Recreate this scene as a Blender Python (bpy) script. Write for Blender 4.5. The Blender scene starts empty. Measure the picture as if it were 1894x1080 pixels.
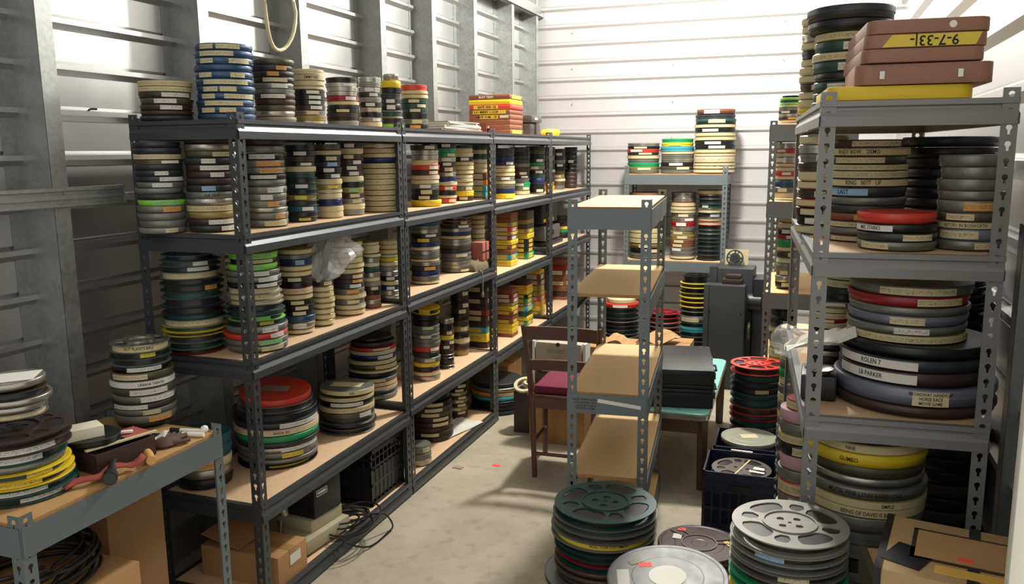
import bpy, bmesh, math, random
from mathutils import Vector, Matrix
R = math.radians
random.seed(7)
scn = bpy.context.scene
col = scn.collection

# ---------------------------------------------------------------- camera, world, lights, exposure
cam_d = bpy.data.cameras.new('camera'); cam = bpy.data.objects.new('camera', cam_d); col.objects.link(cam)
cam_d.sensor_fit = 'HORIZONTAL'; cam_d.sensor_width = 36.0; cam_d.lens = 1530.0 / 1894.0 * 36.0; cam_d.clip_start = .02
cam.matrix_world = Matrix(((0.941989, -0.047767, 0.332228), (0.335527, 0.160179, -0.928312), (-0.008873, 0.985931, 0.166914))).to_4x4()
cam.location = (0, 0, 1.72)
scn.camera = cam
w = bpy.data.worlds.new('world'); scn.world = w; w.use_nodes = True
w.node_tree.nodes['Background'].inputs[0].default_value = (1.0, .96, .90, 1)
w.node_tree.nodes['Background'].inputs[1].default_value = WORLD_STRENGTH = .47
def area(name, loc, rot, sx, sy, power, color):
    d = bpy.data.lights.new(name, 'AREA'); d.shape = 'RECTANGLE'; d.size = sx; d.size_y = sy
    d.energy = power; d.color = color
    o = bpy.data.objects.new(name, d); o.location = loc; o.rotation_euler = rot; col.objects.link(o); return o
lamp_d = bpy.data.lights.new('ceiling_lamp_light', 'POINT'); lamp_d.energy = 265; lamp_d.color = (1, .965, .90); lamp_d.shadow_soft_size = .13
lamp = bpy.data.objects.new('ceiling_lamp_light', lamp_d); lamp.location = (-.82, 5.35, 3.35); col.objects.link(lamp)
area('front_fill_light', (-.9, -1.2, 2.7), (R(35), 0, 0), 1.6, .5, 7, (1, .95, .86))  # unseen weak fill added behind the camera to lift the front
vs = scn.view_settings
vs.view_transform = 'Standard'; vs.look = 'None'; vs.gamma = 1.0; vs.use_curve_mapping = False; vs.exposure = 0.92

# ---------------------------------------------------------------- materials
def lin(h):
    h = h.lstrip('#'); c = [int(h[i:i+2], 16)/255 for i in (0, 2, 4)]
    return tuple(x/12.92 if x <= .04045 else ((x+.055)/1.055)**2.4 for x in c) + (1,)
def mat(name, hexc, rough=.5, metal=0.0, var=.12, scale=9.0, bump=0.0, bscale=60, coat=0.0, rvar=.12):
    m = bpy.data.materials.new(name); m.use_nodes = True; nt = m.node_tree; n = nt.nodes; L = nt.links
    b = n['Principled BSDF']; b.inputs['Metallic'].default_value = metal; b.inputs['Coat Weight'].default_value = coat
    tc = n.new('ShaderNodeTexCoord'); nz = n.new('ShaderNodeTexNoise'); nz.inputs['Scale'].default_value = scale; nz.inputs['Detail'].default_value = 5
    oi = n.new('ShaderNodeObjectInfo'); va = n.new('ShaderNodeVectorMath'); va.operation = 'ADD'
    cx = n.new('ShaderNodeCombineXYZ'); mm = n.new('ShaderNodeMath'); mm.operation = 'MULTIPLY'; mm.inputs[1].default_value = 37
    L.new(oi.outputs['Random'], mm.inputs[0]); L.new(mm.outputs[0], cx.inputs[0]); L.new(mm.outputs[0], cx.inputs[2])
    L.new(tc.outputs['Object'], va.inputs[0]); L.new(cx.outputs[0], va.inputs[1]); L.new(va.outputs[0], nz.inputs['Vector'])
    c = lin(hexc); mr = n.new('ShaderNodeMix'); mr.data_type = 'RGBA'
    mr.inputs[6].default_value = tuple(x*(1-var) for x in c[:3])+(1,); mr.inputs[7].default_value = tuple(min(1, x*(1+var)+.002) for x in c[:3])+(1,)
    L.new(nz.outputs[0], mr.inputs[0]); L.new(mr.outputs[2], b.inputs['Base Color'])
    r2 = n.new('ShaderNodeMapRange'); r2.inputs[3].default_value = max(.05, rough-rvar); r2.inputs[4].default_value = min(1, rough+rvar)
    L.new(nz.outputs[0], r2.inputs[0]); L.new(r2.outputs[0], b.inputs['Roughness'])
    if bump:
        n2 = n.new('ShaderNodeTexNoise'); n2.inputs['Scale'].default_value = bscale; bp = n.new('ShaderNodeBump'); bp.inputs['Strength'].default_value = bump; bp.inputs['Distance'].default_value = .004
        L.new(va.outputs[0], n2.inputs['Vector']); L.new(n2.outputs[0], bp.inputs['Height']); L.new(bp.outputs[0], b.inputs['Normal'])
    return m
PAL = {'k': ('black', '#17181a', .38, .1), 'd': ('charcoal', '#34373a', .42, .3), 'g': ('grey', '#777870', .42, .45), 's': ('silver', '#a9a69b', .32, .8),
       'w': ('pale grey', '#85837a', .45, .15), 'c': ('cream', '#cdbf98', .6, 0), 't': ('tan', '#958654', .45, .3), 'o': ('olive', '#55513d', .42, .35),
       'n': ('dark brown', '#40302a', .45, .25), 'N': ('brown', '#7a4a33', .55, 0), 'r': ('red', '#c23a2a', .38, 0), 'R': ('dark red', '#8f1d24', .4, .05),
       'b': ('steel blue', '#2f4f6d', .36, .3), 'v': ('navy', '#1c2c5a', .4, .1), 'e': ('green', '#1c8a54', .42, 0), 'E': ('dark green', '#22453e', .42, .15),
       'l': ('lime', '#84cc4a', .5, 0), 'y': ('yellow', '#d9bd26', .5, 0), 'a': ('orange', '#dd8a2a', .5, 0), 'p': ('pink', '#bd969f', .55, 0),
       'q': ('teal', '#3a97a2', .5, .05), 'T': ('dark teal', '#24566a', .5, .05), 'm': ('blue grey', '#72778a', .42, .3)}
M = {k: mat(v[0].replace(' ', '_')+'_tin', v[1], v[2], v[3], var=.16, scale=2.2) for k, v in PAL.items()}
def tape_mat(name, hexc, ink):
    m = bpy.data.materials.new(name); m.use_nodes = True; nt = m.node_tree; n = nt.nodes; L = nt.links; b = n['Principled BSDF']
    b.inputs['Roughness'].default_value = .6
    uv = n.new('ShaderNodeTexCoord'); sp = n.new('ShaderNodeSeparateXYZ'); L.new(uv.outputs['UV'], sp.inputs[0])
    mp = n.new('ShaderNodeMapping'); L.new(uv.outputs['UV'], mp.inputs[0]); mp.inputs['Scale'].default_value = (26, 2.0, 1)
    oi = n.new('ShaderNodeObjectInfo'); cx = n.new('ShaderNodeCombineXYZ'); mm = n.new('ShaderNodeMath'); mm.operation = 'MULTIPLY'; mm.inputs[1].default_value = 91
    L.new(oi.outputs['Random'], mm.inputs[0]); L.new(mm.outputs[0], cx.inputs[0]); L.new(cx.outputs[0], mp.inputs['Location'])
    nz = n.new('ShaderNodeTexNoise'); nz.inputs['Scale'].default_value = 1.6; nz.inputs['Detail'].default_value = 2; L.new(mp.outputs[0], nz.inputs['Vector'])
    d1 = n.new('ShaderNodeMath'); d1.operation = 'SUBTRACT'; d1.inputs[1].default_value = .5; L.new(nz.outputs[0], d1.inputs[0])
    d2 = n.new('ShaderNodeMath'); d2.operation = 'ABSOLUTE'; L.new(d1.outputs[0], d2.inputs[0])
    d3 = n.new('ShaderNodeMath'); d3.operation = 'LESS_THAN'; d3.inputs[1].default_value = .028; L.new(d2.outputs[0], d3.inputs[0])
    v1 = n.new('ShaderNodeMath'); v1.operation = 'SUBTRACT'; v1.inputs[1].default_value = .5; L.new(sp.outputs[1], v1.inputs[0])
    v2 = n.new('ShaderNodeMath'); v2.operation = 'ABSOLUTE'; L.new(v1.outputs[0], v2.inputs[0])
    v3 = n.new('ShaderNodeMath'); v3.operation = 'LESS_THAN'; v3.inputs[1].default_value = .27; L.new(v2.outputs[0], v3.inputs[0])
    a1 = n.new('ShaderNodeMath'); a1.operation = 'MULTIPLY'; L.new(d3.outputs[0], a1.inputs[0]); L.new(v3.outputs[0], a1.inputs[1])
    a2 = n.new('ShaderNodeMath'); a2.operation = 'MULTIPLY'; a2.inputs[1].default_value = ink; L.new(a1.outputs[0], a2.inputs[0])
    n2 = n.new('ShaderNodeTexNoise'); n2.inputs['Scale'].default_value = 5; L.new(uv.outputs['UV'], n2.inputs['Vector'])
    c = lin(hexc); mx = n.new('ShaderNodeMix'); mx.data_type = 'RGBA'; mx.inputs[6].default_value = tuple(x*.8 for x in c[:3])+(1,); mx.inputs[7].default_value = c
    L.new(n2.outputs[0], mx.inputs[0])
    m2 = n.new('ShaderNodeMix'); m2.data_type = 'RGBA'; L.new(a2.outputs[0], m2.inputs[0]); L.new(mx.outputs[2], m2.inputs[6]); m2.inputs[7].default_value = (.03, .03, .03, 1)
    L.new(m2.outputs[2], b.inputs['Base Color']); return m
TAPE = {'W': ('white', '#dcdad0'), 'C': ('cream', '#d2c69c'), 'A': ('orange', '#d59a52'), 'B': ('light blue', '#8fb6d6'), 'Y': ('yellow', '#dfc645'), 'G': ('green', '#8cc27a'), 'F': ('cream', '#cfc296')}
TM = {k: tape_mat(v[0].replace(' ', '_')+'_tape', v[1], .75) for k, v in TAPE.items()}
TMP = {k: tape_mat(v[0].replace(' ', '_')+'_tape_plain', v[1], 0) for k, v in TAPE.items()}
INK = mat('marker_ink', '#121212', .7)
CHAR = mat('charcoal_rack_steel', '#484b4e', .36, .45, var=.1, scale=4)
MIDG = mat('grey_rack_steel', '#7c7d7c', .45, .25, var=.06, scale=4)
BLUG = mat('blue_grey_rack_steel', '#6c7678', .45, .3, var=.08, scale=5)
BOARD = mat('particle_board', '#d2b18c', .75, 0, var=.12, scale=30, bump=.15, bscale=220)
BEDGE = mat('board_edge', '#a87f50', .85, 0, var=.3, scale=90, bump=.4, bscale=300)
BRIGHTB = mat('melamine_board', '#cdac78', .7, 0, var=.1, scale=30)
WOOD = mat('dark_stained_wood', '#573726', .45, 0, var=.3, scale=14)
CARD = mat('cardboard', '#a47c50', .85, 0, var=.12, scale=8)
KRAFT = mat('kraft_paper', '#b08a5c', .85, 0, var=.15, scale=9, bump=.5, bscale=20)
BLKP = mat('black_plastic', '#15161a', .4, 0)
NAVY = mat('navy_plastic', '#141c38', .45, 0)
WHITE = mat('white_paper', '#e6e4da', .7, 0, var=.04)
BEIGE = mat('beige_enamel', '#a8a083', .5, .05)
STEEL = mat('bright_steel', '#b9b9b4', .3, .9)
RUBY = mat('maroon_cloth', '#6d1f38', .95, 0, var=.2, bump=.4, bscale=300)
TURQ = mat('turquoise_laminate', '#8fd0c4', .3, 0, var=.05)
ORST = mat('orange_sticker', '#ff4f38', .6, 0, var=.03)
FILM = mat('wound_film', '#2a211d', .35, .1, var=.3, scale=40)
def galv(name, hexc, rough, metal):
    m = bpy.data.materials.new(name); m.use_nodes = True; nt = m.node_tree; n = nt.nodes; L = nt.links; b = n['Principled BSDF']
    tc = n.new('ShaderNodeTexCoord'); vo = n.new('ShaderNodeTexVoronoi'); vo.inputs['Scale'].default_value = 70; L.new(tc.outputs['Object'], vo.inputs['Vector'])
    nz = n.new('ShaderNodeTexNoise'); nz.inputs['Scale'].default_value = 7; nz.inputs['Detail'].default_value = 6; L.new(tc.outputs['Object'], nz.inputs['Vector'])
    sp = n.new('ShaderNodeSeparateColor'); L.new(vo.outputs['Color'], sp.inputs[0])
    ad = n.new('ShaderNodeMath'); ad.operation = 'ADD'; L.new(sp.outputs[0], ad.inputs[0]); L.new(nz.outputs[0], ad.inputs[1])
    c = lin(hexc); mr = n.new('ShaderNodeMix'); mr.data_type = 'RGBA'; mr.inputs[6].default_value = tuple(x*.78 for x in c[:3])+(1,); mr.inputs[7].default_value = tuple(min(1, x*1.15) for x in c[:3])+(1,)
    hf = n.new('ShaderNodeMath'); hf.operation = 'MULTIPLY'; hf.inputs[1].default_value = .5; L.new(ad.outputs[0], hf.inputs[0]); L.new(hf.outputs[0], mr.inputs[0]); L.new(mr.outputs[2], b.inputs['Base Color'])
    r2 = n.new('ShaderNodeMapRange'); r2.inputs[3].default_value = rough-.1; r2.inputs[4].default_value = rough+.12; L.new(hf.outputs[0], r2.inputs[0]); L.new(r2.outputs[0], b.inputs['Roughness'])
    b.inputs['Metallic'].default_value = metal; return m
GALV = galv('galvanised_steel', '#9c9f9d', .42, .75)
SHEET = mat('white_corrugated_sheet', '#bdbdbb', .37, .85, var=.05, scale=3, rvar=.06)
SHEETB = mat('back_corrugated_sheet', '#c4c1c0', .44, .45, var=.04, scale=3, rvar=.06)
def concrete():
    m = bpy.data.materials.new('concrete_floor'); m.use_nodes = True; nt = m.node_tree; n = nt.nodes; L = nt.links; b = n['Principled BSDF']
    tc = n.new('ShaderNodeTexCoord'); nz = n.new('ShaderNodeTexNoise'); nz.inputs['Scale'].default_value = 1.6; nz.inputs['Detail'].default_value = 9; nz.inputs['Roughness'].default_value = .7; L.new(tc.outputs['Object'], nz.inputs['Vector'])
    cr = n.new('ShaderNodeValToRGB'); e = cr.color_ramp.elements; e[0].position = .3; e[0].color = lin('#948b77'); e[1].position = .72; e[1].color = lin('#bab09a'); L.new(nz.outputs[0], cr.inputs[0])
    n2 = n.new('ShaderNodeTexNoise'); n2.inputs['Scale'].default_value = 14; n2.inputs['Detail'].default_value = 8; L.new(tc.outputs['Object'], n2.inputs['Vector'])
    c2 = n.new('ShaderNodeValToRGB'); e = c2.color_ramp.elements; e[0].position = .28; e[0].color = (.62, .6, .56, 1); e[1].position = .45; e[1].color = (1, 1, 1, 1); L.new(n2.outputs[0], c2.inputs[0])
    mx = n.new('ShaderNodeMix'); mx.data_type = 'RGBA'; mx.blend_type = 'MULTIPLY'; mx.inputs[0].default_value = .55; L.new(cr.outputs[0], mx.inputs[6]); L.new(c2.outputs[0], mx.inputs[7]); L.new(mx.outputs[2], b.inputs['Base Color'])
    b.inputs['Roughness'].default_value = .55; return m
CONC = concrete()
PLAST = bpy.data.materials.new('clear_plastic'); PLAST.use_nodes = True
_b = PLAST.node_tree.nodes['Principled BSDF']; _b.inputs['Base Color'].default_value = (.9, .92, .93, 1); _b.inputs['Roughness'].default_value = .12; _b.inputs['Alpha'].default_value = .22; _b.inputs['Specular IOR Level'].default_value = 1.0

# ---------------------------------------------------------------- mesh helpers
class MB:
    def __init__(s): s.v = []; s.f = []; s.m = []; s.uv = None
    def add(s, vs, fs, mi=0, T=None):
        k = len(s.v); s.v += [tuple(T @ Vector(p)) if T is not None else tuple(p) for p in vs]; s.f += [tuple(i+k for i in f) for f in fs]; s.m += [mi]*len(fs); return s
    def box(s, x0, x1, y0, y1, z0, z1, mi=0, T=None):
        v = [(x, y, z) for z in (z0, z1) for y in (y0, y1) for x in (x0, x1)]
        return s.add(v, [(0, 2, 3, 1), (4, 5, 7, 6), (0, 1, 5, 4), (2, 6, 7, 3), (0, 4, 6, 2), (1, 3, 7, 5)], mi, T)
    def lathe(s, prof, seg=40, c=(0, 0, 0), mi=0, T=None, sx=1, closed=False):
        v = []; f = []; n = len(prof)
        for i in range(seg):
            a = 2*math.pi*i/seg; ca = math.cos(a); sa = math.sin(a)
            v += [(c[0]+r*ca*sx, c[1]+r*sa, c[2]+z) for r, z in prof]
        for i in range(seg):
            j = (i+1) % seg
            for k in range(n if closed else n-1):
                k2 = (k+1) % n; f.append((i*n+k, j*n+k, j*n+k2, i*n+k2))
        if not closed:
            if prof[0][0] > 1e-6: f.append(tuple(i*n for i in reversed(range(seg))))
            if prof[-1][0] > 1e-6: f.append(tuple(i*n+n-1 for i in range(seg)))
        return s.add(v, f, mi, T)
    def tube(s, pts, r, seg=8, mi=0, close=False):
        pts = [Vector(p) for p in pts]; n = len(pts); v = []; f = []; up = Vector((0, 0, 1))
        for i, p in enumerate(pts):
            a = pts[(i-1) % n] if (close or i) else p; b = pts[(i+1) % n] if (close or i < n-1) else p
            t = (b-a).normalized(); u = t.cross(up)
            if u.length < .05: u = t.cross(Vector((1, 0, 0)))
            u.normalize(); w_ = t.cross(u); rr = r[i] if isinstance(r, (list, tuple)) else r
            v += [p+(u*math.cos(2*math.pi*k/seg)+w_*math.sin(2*math.pi*k/seg))*rr for k in range(seg)]
        for i in range(n if close else n-1):
            j = (i+1) % n
            for k in range(seg): f.append((i*seg+k, i*seg+(k+1) % seg, j*seg+(k+1) % seg, j*seg+k))
        if not close: f.append(tuple(reversed(range(seg)))); f.append(tuple((n-1)*seg+k for k in range(seg)))
        return s.add(v, f, mi)
    def prism(s, poly, z0, z1, mi=0, T=None):
        n = len(poly); v = [(x, y, z0) for x, y in poly]+[(x, y, z1) for x, y in poly]
        return s.add(v, [tuple(reversed(range(n))), tuple(range(n, 2*n))]+[(i, (i+1) % n, n+(i+1) % n, n+i) for i in range(n)], mi, T)
    def mesh(s, name, mats, smooth=None, bevel=0):
        me = bpy.data.meshes.new(name); me.from_pydata(s.v, [], s.f)
        for m in mats: me.materials.append(m)
        if len(mats) > 1: me.polygons.foreach_set('material_index', s.m)
        bm = bmesh.new(); bm.from_mesh(me)
        if bevel:
            bmesh.ops.bevel(bm, geom=[e for e in bm.edges if e.is_manifold and e.calc_face_angle(0) > .6], offset=bevel, segments=2, profile=.6, affect='EDGES', clamp_overlap=True)
        bmesh.ops.recalc_face_normals(bm, faces=bm.faces); bm.to_mesh(me); bm.free()
        if smooth is not None or bevel:
            me.polygons.foreach_set('use_smooth', [True]*len(me.polygons)); me.set_sharp_from_angle(angle=R(smooth or 35))
        me.update(); return me
def link(name, me, parent=None, loc=(0, 0, 0), rz=0, scale=None, mats=None):
    o = bpy.data.objects.new(name, me); col.objects.link(o); o.location = loc; o.rotation_euler = (0, 0, rz)
    if scale is not None: o.scale = scale
    if parent is not None: o.parent = parent
    if mats is not None:
        for i, m in enumerate(mats):
            o.material_slots[i].link = 'OBJECT'; o.material_slots[i].material = m
    return o
def obj(name, mb, mats, parent=None, smooth=None, bevel=0, loc=(0, 0, 0), rz=0):
    if not isinstance(mats, (list, tuple)): mats = [mats]
    return link(name, mb.mesh(name, mats, smooth, bevel), parent, loc, rz)
def thing(name, label, cat, loc=(0, 0, 0), rz=0, group=None):
    o = bpy.data.objects.new(name, None); o.empty_display_size = .05; col.objects.link(o); o.location = loc; o.rotation_euler = (0, 0, rz)
    o['label'] = label; o['category'] = cat
    if group: o['group'] = group
    return o
def tag(o, label, cat, group=None, kind=None):
    o['label'] = label; o['category'] = cat
    if group: o['group'] = group
    if kind: o['kind'] = kind
    return o
def struct(o): o['kind'] = 'structure'; return o
def text_mesh(s, size, bold=.0):
    c = bpy.data.curves.new('writing', 'FONT'); c.body = s; c.size = size; c.align_x = 'CENTER'; c.align_y = 'CENTER'; c.resolution_u = 2; c.offset = bold
    o = bpy.data.objects.new('writing', c); col.objects.link(o)
    bpy.context.view_layer.update()
    me = bpy.data.meshes.new_from_object(o.evaluated_get(bpy.context.evaluated_depsgraph_get()))
    bpy.data.objects.remove(o); me.materials.clear(); me.materials.append(INK); return me
def bent_text(s, r, z, h, ang, squeeze=1.0):
    """writing wrapped on a cylinder of radius r, centred at height z and angle ang"""
    me = text_mesh(s, h, h*.012)
    for v in me.vertices:
        a = ang + v.co.x*squeeze/r; v.co = Vector(((r+.0006)*math.cos(a), (r+.0006)*math.sin(a), z+v.co.y))
    return me
def flat_text(name, s, h, parent, loc, rot, bold=.01, mat_=None):
    me = text_mesh(s, h, h*bold); o = bpy.data.objects.new(name, me); col.objects.link(o); o.parent = parent; o.location = loc; o.rotation_euler = rot
    if mat_: me.materials[0] = mat_
    return o
ORD = ['top', 'second', 'third', 'fourth', 'fifth', 'sixth', 'seventh', 'eighth', 'ninth', 'tenth', 'eleventh', 'twelfth', 'thirteenth', 'fourteenth', 'fifteenth', 'sixteenth', 'seventeenth', 'eighteenth', 'nineteenth', 'twentieth'] + ['twenty-'+x for x in ('first', 'second', 'third', 'fourth', 'fifth', 'sixth', 'seventh', 'eighth', 'ninth')] + ['thirtieth'] + ['thirty-'+x for x in ('first', 'second', 'third', 'fourth', 'fifth', 'sixth')]

# ---------------------------------------------------------------- the room
XL, XR, YB, YF, ZC = -2.47, .64, 7.40, -.6, 4.55
struct(obj('floor', MB().box(XL-.1, XR+.1, YF-1.6, YB+.1, -.08, 0), CONC))
struct(obj('ceiling', MB().box(XL-.1, XR+.1, YF, YB+.1, ZC, ZC+.05), SHEETB))
def ribbed(axis, plane, a0, a1, z0, z1, sgn, phase, mb, pitch=.1545, d=.024, s=1.0):
    """corrugated sheet: ribs run along the wall; sgn = direction into the room"""
    prof = [(0.0, z0)]
    k = math.ceil((z0-phase)/pitch); z = phase+k*pitch
    while z + .09 < z1:
        prof += [(0, z), (d, z+.020*s), (d, z+.037*s), (-.008, z+.041*s), (0, z+.051*s)]; z += pitch
    prof.append((0, z1)); prof = [p for i, p in enumerate(prof) if i == 0 or p[1] > prof[i-1][1]-1e-6]
    v = []
    for a in (a0, a1):
        for off, zz in prof:
            v.append((plane+sgn*off, a, zz) if axis == 'x' else (a, plane+sgn*off, zz))
    n = len(prof); f = [(i, i+1, n+i+1, n+i) for i in range(n-1)]
    # backing, so that the sheet is a closed thin body
    for a in (a0, a1):
        for zz in (z0, z1): v.append((plane-sgn*.03, a, zz) if axis == 'x' else (a, plane-sgn*.03, zz))
    b = 2*n; f += [(b, b+1, b+3, b+2), (0, n, b+2, b), (n-1, b+1, b+3, 2*n-1), tuple(range(n))+(b+1, b), tuple(range(n, 2*n))+(b+3, b+2)]
    mb.add(v, f)
m = MB(); ribbed('x', XL, YF, YB, 0, ZC, 1, 1.995, m); wl = struct(obj('wall_left', m, SHEET))
m = MB(); ribbed('y', YB, XL, XR, 0, ZC, -1, 2.02, m); wb = struct(obj('wall_back', m, SHEETB))
m = MB(); ribbed('x', XR, 1.82, YB, 0, ZC, -1, 2.10, m, pitch=.24, d=.030, s=1.6); wr = struct(obj('wall_right', m, SHEET))
# screws that hold the sheets
m = MB()
for z in (.9, 1.215, 1.523, 1.832, 2.141, 2.45, 2.759):
    for x in (-2.05, -1.15, -.25): m.lathe([(0, 0), (.006, 0), (.006, .003), (0, .004)], 8, T=Matrix.Translation((x, YB-.016, z)) @ Matrix.Rotation(R(90), 4, 'X'))
sc = obj('sheet_screws', m, GALV, wb); sc['kind'] = 'stuff'
# studs: a web, a flange to the room, a lip back
def stud_mb():
    m = MB(); t = .002
    m.box(0, .140, 0, t, 0, ZC-.005)                 # web, faces the camera end
    m.box(.140-t, .140, 0, .062, 0, ZC-.005)          # flange to the room
    m.box(.122, .140, .060, .062, 0, ZC-.005)         # lip
    m.box(0, t, -.05, 0, 0, ZC-.005)                  # flange on the sheet
    return m
sm = stud_mb().mesh('stud', [GALV])
for y in (-.2, .55, 1.30, 2.06, 2.82, 3.535, 4.34, 5.03, 5.745, 6.56, 7.20):
    link('stud', sm, wl, (XL+.001, y, .002))
o = link('stud', sm, wr, (XR-.001, 2.70, .002)); o.scale = (-.4, 1, .33)
m = MB()
m.box(XL+.002, XL+.15, YF, YB-.02, 2.98, 2.984).box(XL+.148, XL+.152, YF, YB-.02, 2.90, 2.984).box(XL+.10, XL+.152, YF, YB-.02, 2.90, 2.904)
struct(obj('trim_1', m, GALV))
# horizontal girt across the studs, short of the rack
m = MB(); xg = XL+.1415
for (z0, z1, d) in ((1.555, 1.560, .022), (1.560, 1.578, .012), (1.578, 1.590, .020), (1.590, 1.606, .012), (1.606, 1.617, .024)):
    m.box(xg, xg+d, YF, 2.345, z0, z1)
struct(obj('trim_2', m, GALV))
m = MB()
for y in (.6, 1.36, 2.09): m.lathe([(0, 0), (.006, 0), (.005, .004), (0, .005)], 8, T=Matrix.Translation((xg+.012, y, 1.598)) @ Matrix.Rotation(R(90), 4, 'Y'))
o = obj('screws', m, GALV, bpy.data.objects['trim_2']); o['kind'] = 'stuff'
# the white door jamb at the near end of the right wall
m = MB().box(.415, .66, 1.765, 1.82, 0, ZC).box(.405, .44, 1.74, 1.775, 0, ZC)
struct(obj('trim_3', m, mat('white_painted_steel', '#e8e6dc', .4, 0, var=.03), bevel=.004))

# ---------------------------------------------------------------- steel shelving
PITCH = .0412
KEY = [(-.0028, -.0125), (.0028, -.0125), (.0034, -.003), (.0068, .001), (.0074, .006), (.0045, .0108), (-.0045, .0108), (-.0074, .006), (-.0068, .001), (-.0034, -.003)]
_posts = {}
def post_mesh(h, steel, sx, sy, wdt=.038):
    key = (h, steel.name, sx, sy, wdt)
    if key in _posts: return _posts[key]
    m = MB(); n = int(h/PITCH); t = .0022; a = .0
    hw = wdt/2
    RECT = [(-.010, -PITCH/2), (.010, -PITCH/2), (hw, -PITCH/2+.004), (hw, 0), (hw, PITCH/2-.004), (.010, PITCH/2), (-.010, PITCH/2), (-hw, PITCH/2-.004), (-hw, 0), (-hw, -PITCH/2+.004)]
    RECT = [(-hw*.5, -PITCH/2), (hw*.5, -PITCH/2), (hw, -PITCH/2), (hw, 0), (hw, PITCH/2), (hw*.5, PITCH/2), (-hw*.5, PITCH/2), (-hw, PITCH/2), (-hw, 0), (-hw, -PITCH/2)]
    K = [KEY[i] for i in (0, 1, 2, 4, 5, 5, 6, 6, 7, 9)]
    K = [(-.0030, -.0125), (.0030, -.0125), (.0034, -.003), (.0078, .004), (.0060, .0095), (.0025, .0118), (-.0025, .0118), (-.0060, .0095), (-.0078, .004), (-.0034, -.003)]
    for fl in (0, 1):
        for i in range(n):
            zc = h-(i+.5)*PITCH
            vs = []; fs = []
            for lay in (0, t):
                for P in (RECT, K):
                    for u, z in P:
                        uu = u+hw
                        vs.append((sx*uu, sy*lay, zc+z) if fl == 0 else (sx*lay, sy*uu, zc+z))
            for q in range(10):
                q2 = (q+1) % 10
                fs += [(q, q2, 10+q2, 10+q), (20+q, 20+q2, 30+q2, 30+q), (10+q, 10+q2, 30+q2, 30+q)]
            m.add(vs, fs)
        zb = h-n*PITCH
        e = [(0, -wdt)]
        if fl == 0: m.box(min(0, sx*wdt), max(0, sx*wdt), min(0, sy*t), max(0, sy*t), 0, zb)
        else: m.box(min(0, sx*t), max(0, sx*t), min(0, sy*wdt), max(0, sy*wdt), 0, zb)
        # rim strips that give the free edge and the ends their thickness
        if fl == 0: m.box(min(sx*wdt, sx*(wdt+.0008)), max(sx*wdt, sx*(wdt+.0008)), min(0, sy*t), max(0, sy*t), 0, h)
        else: m.box(min(0, sx*t), max(0, sx*t), min(sy*wdt, sy*(wdt+.0008)), max(sy*wdt, sy*(wdt+.0008)), 0, h)
    _posts[key] = m.mesh('post', [steel]); return _posts[key]
_beams = {}
def beam_mesh(L, style, steel):
    """beam along +x from 0 to L, outer face at y=0 looking to -y, top at z=0"""
    key = (round(L, 3), style, steel.name)
    if key in _beams: return _beams[key]
    if style == 'step': pr = [(0, 0), (0, -.014), (.007, -.018), (.007, -.024), (-.002, -.040), (-.002, -.066), (.018, -.066), (.018, -.0645), (.0, -.0645), (.0, -.041), (.009, -.025), (.009, -.012), (.022, -.012), (.022, 0)]
    else: pr = [(0, -.008), (0, -.088), (.016, -.088), (.016, -.086), (.002, -.086), (.002, -.018), (.018, -.018), (.018, -.016), (.0015, -.016), (.0015, -.008)]
    n = len(pr); v = [(x, y, z) for x in (0, L) for y, z in pr]
    f = [(i, (i+1) % n, n+(i+1) % n, n+i) for i in range(n)]+[tuple(range(n)), tuple(range(n, 2*n))]
    m = MB().add(v, f); _beams[key] = m.mesh('beam', [steel]); return _beams[key]
def rack(label, x, y, rz, W, L, H, levels, style, steel, board, group, name='shelving_rack', beams=True):
    """origin = near outer corner with smallest x; W across (x), L deep (y)"""
    t = thing(name, label, 'shelf rack', (x, y, 0), R(rz), group)
    for (px, py, sx, sy) in ((0, 0, 1, 1), (W, 0, -1, 1), (0, L, 1, -1), (W, L, -1, -1)):
        link('post', post_mesh(H, steel, sx, sy), t, (px, py, 0))
    bt = .013
    for z in levels:
        zz = z if isinstance(z, (int, float)) else z[0]
        m = MB().box(.005, W-.005, .005, L-.005, -bt, 0)
        o = obj('shelf_board', m, [board, BEDGE], t, loc=(0, 0, zz))
        for i, p in enumerate(o.data.polygons):
            p.material_index = 1 if abs(p.normal.z) < .5 else 0
        if isinstance(z, tuple): continue
        zt = zz-(bt if style != 'step' else -.002)+(.013 if style != 'step' else 0)
        for (bx, by, a, ln) in ((.003, -.0025, 0, W-.006), (W-.003, L+.0025, 180, W-.006), (W+.0025, .003, 90, L-.006), (-.0025, L-.003, -90, L-.006)):
            o = link('beam', beam_mesh(ln, style, steel), t, (bx, by, zt), R(a))
    return t
gC = 'charcoal racks along the corrugated wall'
X0, WR = -2.293, .463
rack('charcoal shelf rack, first from the bench, five boards', X0, 2.372, 0, WR, 1.205, 1.862, [1.836, 1.442, .990, .446, .073], 'step', CHAR, BOARD, gC)
rack('charcoal shelf rack, second from the bench, paper on its lowest board', X0, 3.585, 0, WR, 1.205, 1.862, [1.836, 1.432, 1.010, .478, .073], 'step', CHAR, BOARD, gC)
rack('charcoal shelf rack, third from the bench, full of film boxes', X0, 4.797, 0, WR, 1.205, 1.862, [1.836, 1.402, .942, .443], 'step', CHAR, BOARD, gC)
rack('charcoal shelf rack, fourth from the bench, against the back wall', X0, 6.008, 0, WR, 1.205, 1.862, [1.836, 1.402, .990, .462], 'step', CHAR, BOARD, gC)
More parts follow.
